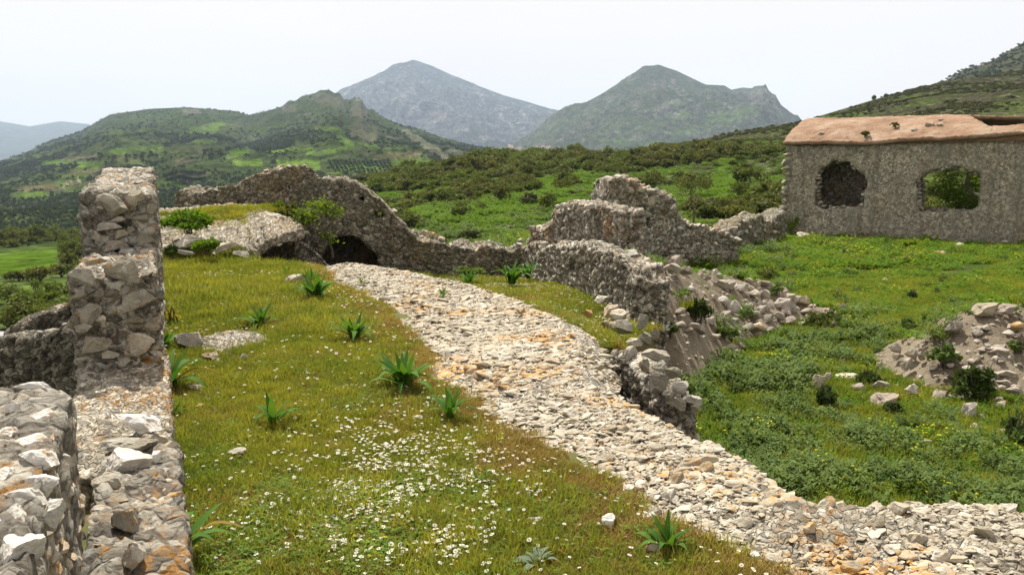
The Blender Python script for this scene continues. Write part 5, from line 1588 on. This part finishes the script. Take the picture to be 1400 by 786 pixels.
# ---- courtyard weeds
def weed(seed, mat, n, R, H, s, yellow=0):
    rg = np.random.default_rng(seed); V = []; F = []; MI = []
    ns = max(5, n // 12)
    for k in range(ns):
        a = rg.uniform(0, 6.283); r = R * math.sqrt(rg.random()) * .8; h = H * rg.uniform(.45, 1.0) * (1 - .35 * r / R)
        b0 = np.array([r * math.cos(a), r * math.sin(a), 0]); top = b0 + np.array([rg.normal(0, .1 * H), rg.normal(0, .1 * H), h])
        for j in range(12):
            t = (j + 1) / 12; p = b0 + (top - b0) * t; al = rg.uniform(0, 6.283); L = s * rg.uniform(.8, 1.5) * (1.25 - .6 * t)
            u_ = np.array([math.cos(al), math.sin(al), rg.uniform(-.1, .9)]); v_ = np.array([-math.sin(al), math.cos(al), rg.uniform(-.3, .3)]); b = len(V)
            V += [p, p + u_ * L * .5 + v_ * L * .22, p + u_ * L, p + u_ * L * .5 - v_ * L * .22]; F.append((b, b + 1, b + 2, b + 3)); MI.append(0)
        if k < yellow:
            b = len(V); q_ = s * .32
            V += [top + [q_, 0, .01], top + [0, q_, .02], top + [-q_, 0, .01], top + [0, -q_, .02]]; F.append((b, b + 1, b + 2, b + 3)); MI.append(1)
    return mesh_py('weed', V, F, [mat, 'yellow'], MI)
wk = [weed(600 + k, 'weed', 150, .24, .24, .062) for k in range(4)] + [weed(610 + k, 'weed_bright', 150, .26, .14, .05, 1 if k < 2 else 0) for k in range(4)] + [weed(620, 'weed_bright', 140, .22, .24, .06, 7), weed(621, 'shrub', 150, .22, .36, .06), blades(110, .2, .05, .20, .010, 622, 'grass', .6), weed(623, 'weed', 120, .2, .42, .07)]
n_ = 90000
rr = 5.0 + 42 * rg.random(n_) ** 1.25
aa = rg.uniform(-0.75, 0.72, n_)
x = rr * np.tan(aa) ; y = rr
P = np.stack([x, y], 1)
z = yz(x, y)
mh = np.maximum(mound_z(x, y, R1, 1), mound_z(x, y, R2, 1))
px, py, d = project(np.stack([x, y, z], 1))
ok = (px > -60) & (px < 1480) & (py < 830) & (x > -16)
ok &= ~(inside(P, T1) | inside(P, T2) | inside(P, VPOLY))
ok &= rg.random(n_) < np.where(mh > 0.12, 0.15, 1.0)
k1 = vnoise(np.stack([x * .55, y * .55, 0 * x], 1), 51); k2 = vnoise(np.stack([x * 1.7, y * 1.7, 0 * x], 1), 52)
ok &= (rg.random(n_) < 0.55 + 0.7 * k2)
# nothing grows inside the house
hd = (P - FA) @ fd; hn = (P - FA) @ fn
ok &= ~((hd > 0.3) & (hn > -0.2) & (hn < WD))
# keep clear of the fallen stones so they stand in view
for sx_, sy_, sh_ in STONE_AT:
    near_ = (np.abs(x - sx_) < sh_ + .12) & (y > sy_ - 0.30) & (y < sy_ + sh_ * 1.2)
    ok &= ~near_
# thinner growth among the stone row left of the mound
row_ = (px > 1095) & (px < 1300) & (py > 470) & (py < 575)
ok &= ~(row_ & (rg.random(n_) < .30))
x, y, z, k1, k2, py, mh, px = [a[ok] for a in (x, y, z, k1, k2, py, mh, px)]
n_ = len(x)
faru = sstep(440, 395, py + 22 * k1 - 0.00 * px) + 0.9 * sstep(475, 425, py + 20 * k1) * (px > 1080)
u = rg.random(n_)
idx = np.where(u < faru * 0.85, rg.integers(4, 8, n_), rg.integers(0, 4, n_))
idx = np.where((rg.random(n_) < np.clip(.30 + .9 * k1, .05, .85)) & (idx < 4), rg.integers(4, 8, n_), idx)
idx = np.where((rg.random(n_) < .10) & (k1 > .0), 8, idx)
idx = np.where((rg.random(n_) < .05) & (k2 < 0), 9, idx)
idx = np.where((rg.random(n_) < .13), 10, idx)
idx = np.where((rg.random(n_) < .04) & (py > 420), 11, idx)
tall = np.where((py < 368) & (py > 325), 1.5, 1.0)
scl = rg.uniform(.6, 1.25, n_) * tall * (1 + .35 * k2) * np.where(idx == 10, .8, 1) * np.where(y < 9, 0.8, 1) * np.where((px > 1095) & (px < 1400) & (py > 470) & (py < 600), .7, 1)
print('weeds', n_)
scatter('weeds', np.stack([x, y, z - .02], 1), rand_rot(n_, .15, rg), scl, idx, wk, 'thick green weeds and thistles covering the courtyard')

n_ = 26000
x = rg.uniform(.5, 14, n_); y = 5.5 + 17 * rg.random(n_) ** 1.2
P = np.stack([x, y], 1); z = yz(x, y); mh_ = np.maximum(mound_z(x, y, R1, 1), mound_z(x, y, R2, 1))
px, py, d = project(np.stack([x, y, z], 1))
ok = (px > 500) & (px < 1450) & (py < 800) & ~(inside(P, T1) | inside(P, T2) | inside(P, VPOLY)) & (mh_ < .08)
scatter('low_herbs', np.stack([x, y, z - .01], 1)[ok], rand_rot(ok.sum(), .15, rg), rg.uniform(.45, .9, ok.sum()), rg.integers(0, 3, ok.sum()), [wk[10], wk[6], wk[7]], 'low grass and herbs between the thistles of the courtyard')

# ---- shrubs and trees
def bush_mesh(seed, n, rad, size, mat, lumps=7, name='crown', wide=.6, shell=.5, crs=(.32, .6), lift=.75):
    V, F, MI = leaves(n, rad, size, seed, [mat], lumps, shell, wide=wide, crs=crs, lift=lift)
    return mesh_py(name, V, F, [mat])
def stems_mesh(seed, n, H, R, r=.012):
    rg = np.random.default_rng(seed); parts = []
    for k in range(n):
        a = rg.uniform(0, 6.283); q_ = (R * .7 * math.cos(a) * rg.random(), R * .7 * math.sin(a) * rg.random(), H * rg.uniform(.6, .95))
        V, F = tube((rg.normal(0, .04), rg.normal(0, .04), -.03), q_, r, r * .35, 4); parts.append((V, F, 0))
    V, F, MI = merge(parts); return mesh_py('stems', V, F, ['bark'])
def near_shrub(px, py, w, h, label, mat='shrub', n=900, seed=0, leaf=.05, pos=None, name='shrub', cat='shrub'):
    b = yard_hit(px, py) if pos is None else pos
    s = b.y / FPX; R = w * s * .5; H = h * s
    root = empty(name, b, label, cat)
    rng_part('crown', bush_mesh(700 + seed, n, (R * 1.15, R, H * .72), leaf * .85, mat, 18, shell=.2, crs=(.14, .36), lift=.42, wide=.42), root)
    rng_part('stems', stems_mesh(800 + seed, 9, H, R), root)
    return root
near_shrub(955, 440, 46, 44, 'dark green shrub growing on the sandy slope of the earth bank', seed=1, n=1100)
near_shrub(915, 458, 30, 26, 'leafy bush at the foot of the earth bank', 'weed', seed=2, n=600)
near_shrub(990, 462, 40, 24, 'low green bush between the earth bank and the block pile', 'weed', seed=3, n=600)
near_shrub(1128, 560, 34, 42, 'dark upright shrub at the left end of the stone row', seed=4, n=700)
near_shrub(1328, 548, 74, 66, 'big dark straggly shrub on the side of the earth mound', seed=5, n=2400)
near_shrub(1290, 500, 44, 40, 'leafy bush beside the bare earth of the mound', 'weed', seed=6, n=900)
near_shrub(1186, 528, 40, 30, 'dark low bush between the stones in the row', seed=7, n=700)
near_shrub(1220, 570, 30, 26, 'dark bush in front of the broad low boulder', seed=8, n=500)
near_shrub(1052, 384, 48, 26, 'brownish bush in the far grass behind the stone heap', 'maquis', seed=9, n=700)
near_shrub(1128, 450, 60, 34, 'dry grey-brown brush over the end of the stone heap', 'maquis', seed=10, n=700)
near_shrub(1247, 410, 16, 18, 'small dark weed clump alone in the far bright grass', 'weed', seed=11, n=300)
near_shrub(1280, 404, 12, 14, 'smaller dark weed clump right of the lone one in the far grass', 'weed', seed=12, n=220)
near_shrub(982, 334, 64, 38, 'round green bush between the wall stub and the low rubble wall', 'shrub', seed=13, n=900)
near_shrub(1082, 322, 30, 34, 'green shrub at the left corner of the house', 'weed_bright', seed=14, n=700)
near_shrub(1240, 452, 34, 22, 'low bush behind the small stone cluster', 'weed', seed=15, n=500)
near_shrub(1330, 330, 60, 28, 'straggly brown-green growth at the foot of the house under the second window', 'maquis', seed=16, n=800)
near_shrub(1200, 326, 90, 22, 'strip of low growth at the foot of the house between the windows', 'maquis', seed=17, n=900)
near_shrub(1392, 480, 26, 20, 'small bush on the mound at the right edge', 'weed', seed=18, n=400)
near_shrub(1392, 610, 60, 60, 'dark leafy bush at the right edge in front of the mound', 'weed', seed=19, n=900)
near_shrub(1060, 405, 26, 20, 'green bush growing out of the stone heap', 'weed', seed=20, n=400)
near_shrub(258, 318, 96, 38, 'dense bright green bush at the far left of the terrace', 'weed_bright', seed=21, n=2600, pos=atY(258, 318, 14.0))
near_shrub(284, 343, 42, 24, 'rounded green bush in front of the pale masonry ledge', 'weed_bright', seed=22, n=800, pos=atY(284, 344, 13.2))
near_shrub(235, 352, 26, 24, 'dark small bush beside the parapet at the end of the grass', 'shrub', seed=23, n=500, pos=atY(233, 352, 13.0))
near_shrub(408, 300, 52, 34, 'tangled growth over fallen stones at the foot of the gable wall', 'maquis', seed=24, n=900, pos=atY(400, 304, 15.7))
near_shrub(378, 292, 26, 22, 'yellow-green tuft on the top of the vault fragment', 'fig', seed=25, n=400, pos=atY(380, 290, 16.1))
near_shrub(240, 440, 26, 36, 'yellow flowering weed against the parapet side', 'yellow', seed=26, n=160, pos=atZ(236, 445, 0), leaf=.018, cat='plant', name='flowering_weed')
near_shrub(665, 385, 60, 16, 'dark undergrowth at the foot of the far wall behind the vault', 'weed', seed=27, n=500, pos=atY(640, 376, 15.0))
near_shrub(1304, 300, 100, 112, 'dense green shrub standing inside the house, seen through the second window', 'weed_bright', seed=28, n=3200, pos=Vector((FA[0] + fd[0] * (s1 + .6) + fn[0] * 3.2, FA[1] + fd[1] * (s1 + .6) + fn[1] * 3.2, YARD)), leaf=.09)

# fig tree before the gable wall, bare tree in the field, small trees on the ridge
def tree(name, pos, H, label, cat, seed, mat, nleaf, leaf, levels=3, r=.05, spread=.6, group=None, lean=(0, 0)):
    root = empty(name, pos, label, cat, group)
    (Vt, Ft, _), (Vl, Fl, _), ends = branching(H, seed, levels, spread, r, 4, lean)
    rng_part('trunk', mesh_py('trunk', Vt, Ft, ['bark'], None, True), root)
    rng_part('limbs', mesh_py('limbs', Vl, Fl, ['bark'], None, True), root)
    rg = np.random.default_rng(seed); V = []; F = []
    for k in range(nleaf):
        e = ends[rg.integers(len(ends))]; p = e + rg.normal(0, H * .055, 3)
        u_ = rg.normal(size=3); u_ /= np.linalg.norm(u_); v_ = np.cross(u_, rg.normal(size=3)); v_ /= np.linalg.norm(v_); s = leaf * rg.uniform(.6, 1.3); b = len(V)
        V += [p - u_ * s, p + v_ * s * .6, p + u_ * s, p - v_ * s * .6]; F.append((b, b + 1, b + 2, b + 3))
    if nleaf: rng_part('crown', mesh_py('crown', V, F, [mat]), root)
    return root
tree('fig_tree', atY(455, 352, 15.3), 1.25, 'young fig tree with sparse yellow-green leaves before the gable wall', 'tree', 902, 'fig', 900, .042, 3, .03, .75, None, (-.1, -.2))
tree('bare_tree', atY(946, 314, 42), 2.7, 'thin nearly leafless tree in the field behind the wall stub', 'tree', 911, 'maquis', 900, .06, 4, .07, .5)

# ---- olives and maquis on the slopes
def in_spots(px, py, spots, grow=1.0):
    r = np.zeros(len(px), bool)
    for (cx, cy, rx, ry, ang, col) in spots:
        a = math.radians(ang); dx = px - cx; dy = py - cy
        u = (dx * math.cos(a) + dy * math.sin(a)) / (rx * grow); v = (-dx * math.sin(a) + dy * math.cos(a)) / (ry * grow)
        r |= (np.maximum(np.abs(u), np.abs(v)) * .6 + np.hypot(u, v) * .4) < 1
    return r
crowns = [bush_mesh(1000 + k, 420, (1.0, 1.0, .62), .13, 'maquis', 7) for k in range(5)] + [bush_mesh(1010 + k, 420, (.9, .9, 1.0), .12, 'maquis', 8) for k in range(2)] + [bush_mesh(1020 + k, 160, (1.0, 1.0, .5), .2, 'heath', 6) for k in range(3)]
rg = np.random.default_rng(19)
Ph = layer_points(near, 42000, rg)
_a, _b, _c = project(Ph)
_u = sstep(215, 190, _b) * sstep(820, 960, _a)
Ph = Ph[rg.random(len(Ph)) < .6 + .4 * _u]
# more near ones: the layer is stretched with distance
px, py, d = project(Ph)
nz = fbm(np.stack([Ph[:, 0] / 26, Ph[:, 1] / 26, 0 * px], 1), 3, 71)
ok = ~in_spots(px, py, near_spots, 0.92) & (px > -50) & (px < 1460) & (rg.random(len(px)) < np.clip(0.42 + 2.4 * nz, 0.02, 1.0))
ok |= in_spots(px, py, near_spots, 0.9) & (rg.random(len(px)) < 0.02)
Ph = Ph[ok]; px = px[ok]; py = py[ok]
n_ = len(Ph)
up_ = sstep(215, 190, py) * sstep(820, 960, px)
size = (0.55 + 1.5 * rg.random(n_) ** 1.8) * np.clip(Ph[:, 1] / 150, 0.75, 1.5) * (1 - .62 * up_)
app = size / Ph[:, 1]
hid = (px > 1075) & (py > 165)
hid |= (px > 230) & (px < 560) & (py > np.interp(px, [230, 400, 450, 500, 560], [262, 232, 247, 262, 318]))
hid |= (px < 226) | ((px > 560) & (px < 720) & (py > 330)) | ((px > 725) & (px < 865) & (py > 283)) | ((px > 832) & (px < 930) & (py > 250)) | (py > 335)
order = np.argsort(-(app * np.where(hid, 0, 1)))
big = order[:280]; rest = order[280:]
print('hillside shrubs', n_)
rots = rand_rot(n_, .12, rg); ks = np.where(rg.random(n_) < .1 + .8 * up_, rg.integers(7, 10, n_), rg.integers(0, 7, n_))
stm = stems_mesh(1100, 7, 1.0, .8, .05)
for i in big:
    e = empty('hillside_shrub', tuple(Ph[i] - [0, 0, .15]), 'dark green rounded shrub on the maquis slope beyond the ruins', 'shrub', 'shrubs scattered over the near hillside')
    e.rotation_euler = (0, 0, float(rots[i][2])); sc_ = float(size[i]); e.scale = (sc_ * 1.1, sc_ * 1.1, sc_)
    rng_part('crown', crowns[ks[i]], e)
    rng_part('stems', stm, e)
scatter('maquis', Ph[rest] - [0, 0, .15], rots[rest], size[rest], ks[rest], crowns, 'low dark scrub covering the hillside')
# scrub grass and low herbs giving the slope its grain
Pm = layer_points(near, 16000, rg, 150)
px, py, d = project(Pm)
ok = (px > 440) & (px < 1120) & (py < 360)
Pm = Pm[ok]; inf = in_spots(px[ok], py[ok], near_spots, 0.95)
mi = np.where(inf, 2, rg.integers(0, 5, len(Pm)))
scatter('meadow_herbs', Pm, rand_rot(len(Pm), .1, rg), rg.uniform(1.5, 3.2, len(Pm)) * np.where(inf, 1.3, 1.0), mi, [wk[4], wk[5], wk[7], wk[0], wk[6]], 'lush grass and herbs between the shrubs of the slope')
# upper hill, left hill, valley
small = [bush_mesh(1200 + k, 90, (1, 1, .7), .26, 'maquis_far', 5) for k in range(4)]
Pu = layer_points(upper, 2500, rg); px, py, d = project(Pu)
scatter('hilltop_scrub', Pu, rand_rot(len(Pu), .1, rg), rg.uniform(1.2, 3.5, len(Pu)), rg.integers(0, 4, len(Pu)), small, 'dark scrub on the upper hill')
Pl = layer_points(left, 220000, rg); px, py, d = project(Pl)
nz = fbm(np.stack([Pl[:, 0] / 160, Pl[:, 1] / 160, 0 * px], 1), 4, 73)
low = sstep(165, 235, py)
ok = ~in_spots(px, py, left_spots, 1.0) & (rg.random(len(px)) < np.clip((0.45 + 1.5 * nz) * (0.10 + 1.3 * low), 0.02, 1.0)) & (px > -60) & (px < 760)
rows = in_spots(px, py, [s_ for s_ in left_spots if s_[0] in (178, 252, 494)], .95) & (np.sin(px * 1.1 + py * .5) > .2) & False
Pl = Pl[ok]
print('left hill trees', len(Pl))
scatter('valley_trees', Pl, rand_rot(len(Pl), .1, rg), (0.8 + 2.4 * rg.random(len(Pl)) ** 2.5) * np.clip(Pl[:, 1] / 900, .6, 1.4), rg.integers(0, 4, len(Pl)), small, 'dark trees and scrub over the far valley side')
# orchard rows
def orchard(cx, cy, rx, ry, nr, nc, skew, name, label, size):
    pts = []
    for a in range(nr):
        for b in range(nc):
            u = (a / (nr - 1) - .5) * 2; v = (b / (nc - 1) - .5) * 2
            pts.append((cx + rx * u + skew * v, cy + ry * v))
    pts = np.array(pts)
    d = (left.ppx[:, :left.ny].ravel()[None, :] - pts[:, :1]) ** 2 + ((left.ppy[:, :left.ny].ravel()[None, :] - pts[:, 1:]) * 2.0) ** 2
    k = d.argmin(1)
    Pq = left.P[:, :left.ny].reshape(-1, 3)[k]
    # slide along the sight line's column to keep the rows even
    sx = (pts[:, 0] - left.ppx[:, :left.ny].ravel()[k]) / FPX * Pq[:, 1]
    Pq = Pq + np.stack([sx, 0 * sx, 0 * sx], 1)
    scatter(name, Pq, rand_rot(len(Pq), .1, rg), rg.uniform(.85, 1.15, len(Pq)) * size * np.clip(Pq[:, 1] / 900, .6, 1.6), rg.integers(0, 4, len(Pq)), small, label)
orchard(494, 228, 40, 7, 15, 12, 4, 'vineyard', 'rows of vines in the green field on the valley side', 2.3)
orchard(252, 243, 26, 5, 14, 6, 3, 'olive_grove', 'rows of olive trees on a pale field of the valley side', 2.6)
orchard(178, 219, 18, 4, 10, 5, 3, 'olive_grove', 'upper rows of olive trees on the valley side', 2.6)
# valley trees near enough to tell apart
Pv = layer_points(valley, 9000, rg, 100); px, py, d = project(Pv)
vsp = [(26, 359, 62, 15, -8, 0), (56, 409, 60, 8, -4, 0)]
nz = fbm(np.stack([Pv[:, 0] / 22, Pv[:, 1] / 22, 0 * px], 1), 3, 75)
vis = (px > -10) & (px < 128) & (py > 240) & (py < 440)
ok = (px > -40) & (px < 420) & ~in_spots(px, py, vsp, 1.0) & (rg.random(len(px)) < np.clip(.25 + 1.4 * nz, .03, .9))
Pv = Pv[ok]; px = px[ok]; py = py[ok]; vis = vis[ok]; n_ = len(Pv)
size = rg.uniform(.8, 2.1, n_) * np.clip(Pv[:, 1] / 120, .8, 1.5)
order = np.argsort(-(size / Pv[:, 1]) * np.where(vis, 1, 0)); big = order[:90]; rest = order[90:]
for i in big:
    e = empty('valley_tree', tuple(Pv[i] - [0, 0, .1]), 'dark green rounded tree in the valley left of the parapet wall', 'tree', 'trees in the valley beside the green fields')
    sc_ = float(size[i]); e.scale = (sc_, sc_, sc_ * 1.1); e.rotation_euler = (0, 0, random.uniform(0, 6))
    rng_part('crown', crowns[int(rg.integers(7))], e); rng_part('trunk', stm, e)
scatter('valley_scrub', Pv[rest], rand_rot(len(rest), .1, rg), size[rest], rg.integers(0, 7, len(rest)), crowns, 'scrub and small trees on the valley floor')
def on_layer(L, px, py):
    k = np.argmin((L.ppx[:, :L.ny] - px) ** 2 + (L.ppy[:, :L.ny] - py) ** 2)
    return Vector(L.P[:, :L.ny].reshape(-1, 3)[k])
for (px, py, w, h, lab, sd) in [(775, 213, 40, 10, 'wide flat-crowned dark tree on the ridge before the right mountain', 1), (620, 256, 34, 16, 'large dark olive on the slope behind the gable wall', 2), (1195, 138, 9, 10, 'small lone tree standing on the skyline of the right slope', 3), (1211, 134, 8, 8, 'second small tree on the skyline, just right of the lone one', 4), (690, 236, 44, 16, 'broad dark bush on the slope above the green field', 5), (1020, 252, 56, 34, 'large dark green bush on the slope left of the house', 6), (660, 288, 22, 16, 'lone round olive in the green field behind the far wall', 7), (1000, 290, 44, 28, 'dark bush above the low rubble wall', 8), (590, 276, 40, 22, 'grey-brown bush behind the falling end of the gable wall', 9)]:
    b = on_layer(near, px, py); s = b.y / FPX
    e = empty('hillside_tree', tuple(b - Vector((0, 0, .1))), lab, 'tree')
    e.scale = (w * s * .5, w * s * .5, h * s * .75)
    rng_part('crown', bush_mesh(1300 + sd, 900, (1, 1, .62), .09, 'maquis', 9), e); rng_part('trunk', stm, e)

# pale rocks beyond the gable wall
ro = empty('rock_outcrop', atY(570, 325, 22), 'bright pale broken rocks showing behind the falling end of the gable wall', 'rock')
for k in range(26):
    px_, py_ = random.uniform(562, 606), 0
    py_ = 314 + (px_ - 562) * .28 + random.uniform(-3, 12)
    px_stone(ro, px_, py_, random.uniform(6, 13), random.uniform(5, 12), 22.0, 'rock_warm', .8, 2)

# the village at the mountain's foot
M['plaster'] = plain_mat('white_plaster', (0.62, 0.60, 0.56), .8); M['rooft'] = plain_mat('village_roof', (0.30, 0.16, 0.10), .8)
def village_house(px, py, w, h, lab):
    b = on_layer(rmount, px, py); s = b.y / FPX; W, H = w * s, h * s
    e = empty('village_house', b, lab, 'house')
    V = [(-W / 2, -W / 3, -4), (W / 2, -W / 3, -4), (W / 2, W / 3, -4), (-W / 2, W / 3, -4), (-W / 2, -W / 3, H), (W / 2, -W / 3, H), (W / 2, W / 3, H), (-W / 2, W / 3, H), (-W / 2, 0, H * 1.35), (W / 2, 0, H * 1.35)]
    rng_part('wall', mesh_py('wall', V, [(0, 1, 5, 4), (1, 2, 6, 9, 5), (2, 3, 7, 6), (3, 0, 4, 8, 7)], ['plaster']), e)
    o = W * .06
    R = [(-W / 2 - o, -W / 3 - o, H - .1), (W / 2 + o, -W / 3 - o, H - .1), (W / 2 + o, 0, H * 1.4), (-W / 2 - o, 0, H * 1.4), (W / 2 + o, W / 3 + o, H - .1), (-W / 2 - o, W / 3 + o, H - .1)]
    rng_part('roof', mesh_py('roof', R, [(0, 1, 2, 3), (3, 2, 4, 5)], ['rooft']), e)
for (px, py, w, h, lab) in [(698, 206, 7, 4, 'leftmost pale house of the hamlet at the mountain foot'), (704, 207, 5, 3, 'low house just right of the leftmost hamlet house'), (697, 202, 4, 3, 'small house uphill of the leftmost hamlet house'), (711, 206, 5, 3, 'house in the middle of the hamlet, left of the gap'), (720, 207, 5, 3, 'house right of the middle of the hamlet'), (722, 203, 3, 3, 'tiny house uphill in the middle of the hamlet'), (735, 205, 6, 3, 'pale house toward the right of the hamlet'), (749, 205, 6, 4, 'whitest and rightmost house of the hamlet'), (742, 203, 4, 3, 'small house between the two right houses of the hamlet'), (683, 207, 4, 3, 'outlying house left of the hamlet')]:
    village_house(px, py, w, h, lab)

for k, (px, py) in enumerate([(1268, 166), (1256, 178), (1182, 188), (1222, 176), (1226, 170), (1318, 176)]):
    c_ = roof_point(px, py)
    o = rng_part('weed_tuft', bush_mesh(1500 + k, 90, (.28, .28, .2), .07, 'maquis', 4, 'weed_tuft'), hs)
    o.matrix_parent_inverse = Matrix.Translation(hs.location).inverted(); o.location = c_
# ------------------------------------------------------------------ the air
lo_z = min(float(o.P[:, :, 2].min()) for o in (far_hill, peak, rmount, left, valley, near, upper))
hi_z = max(float(o.P[:, :, 2].max()) for o in (far_hill, peak, rmount, left, valley, near, upper))
lo_x = min(float(o.P[:, :, 0].min()) for o in (far_hill, peak, rmount, left, valley, near, upper)) - 30
hi_x = max(float(o.P[:, :, 0].max()) for o in (far_hill, peak, rmount, left, valley, near, upper)) + 30
hi_y = max(float(o.P[:, :, 1].max()) for o in (far_hill, peak, rmount, left, valley, near, upper)) + 30
x0, x1, y0, y1, z0_, z1_ = min(lo_x, -3000), max(hi_x, 3000), -900.0, hi_y, min(lo_z, -60) - 1.0, hi_z + 4.0
V = [(x, y, z) for z in (z0_, z1_) for y in (y0, y1) for x in (x0, x1)]
F = [(0, 2, 3, 1), (4, 5, 7, 6), (0, 1, 5, 4), (2, 6, 7, 3), (0, 4, 6, 2), (1, 3, 7, 5)]
me = bpy.data.meshes.new('haze'); me.from_pydata(V, [], F); me.update()
hm = bpy.data.materials.new('hazy_air'); hm.use_nodes = True
hn_ = hm.node_tree; hn_.nodes.clear()
ho = hn_.nodes.new('ShaderNodeOutputMaterial'); hv = hn_.nodes.new('ShaderNodeVolumePrincipled')
hv.inputs['Color'].default_value = (0.54, 0.69, 0.90, 1)
hv.inputs['Density'].default_value = 0.00008
hv.inputs['Anisotropy'].default_value = 0.2
hn_.links.new(hv.outputs['Volume'], ho.inputs['Volume'])
me.materials.append(hm)
hz = bpy.data.objects.new('haze', me); COL.objects.link(hz); hz['kind'] = 'stuff'
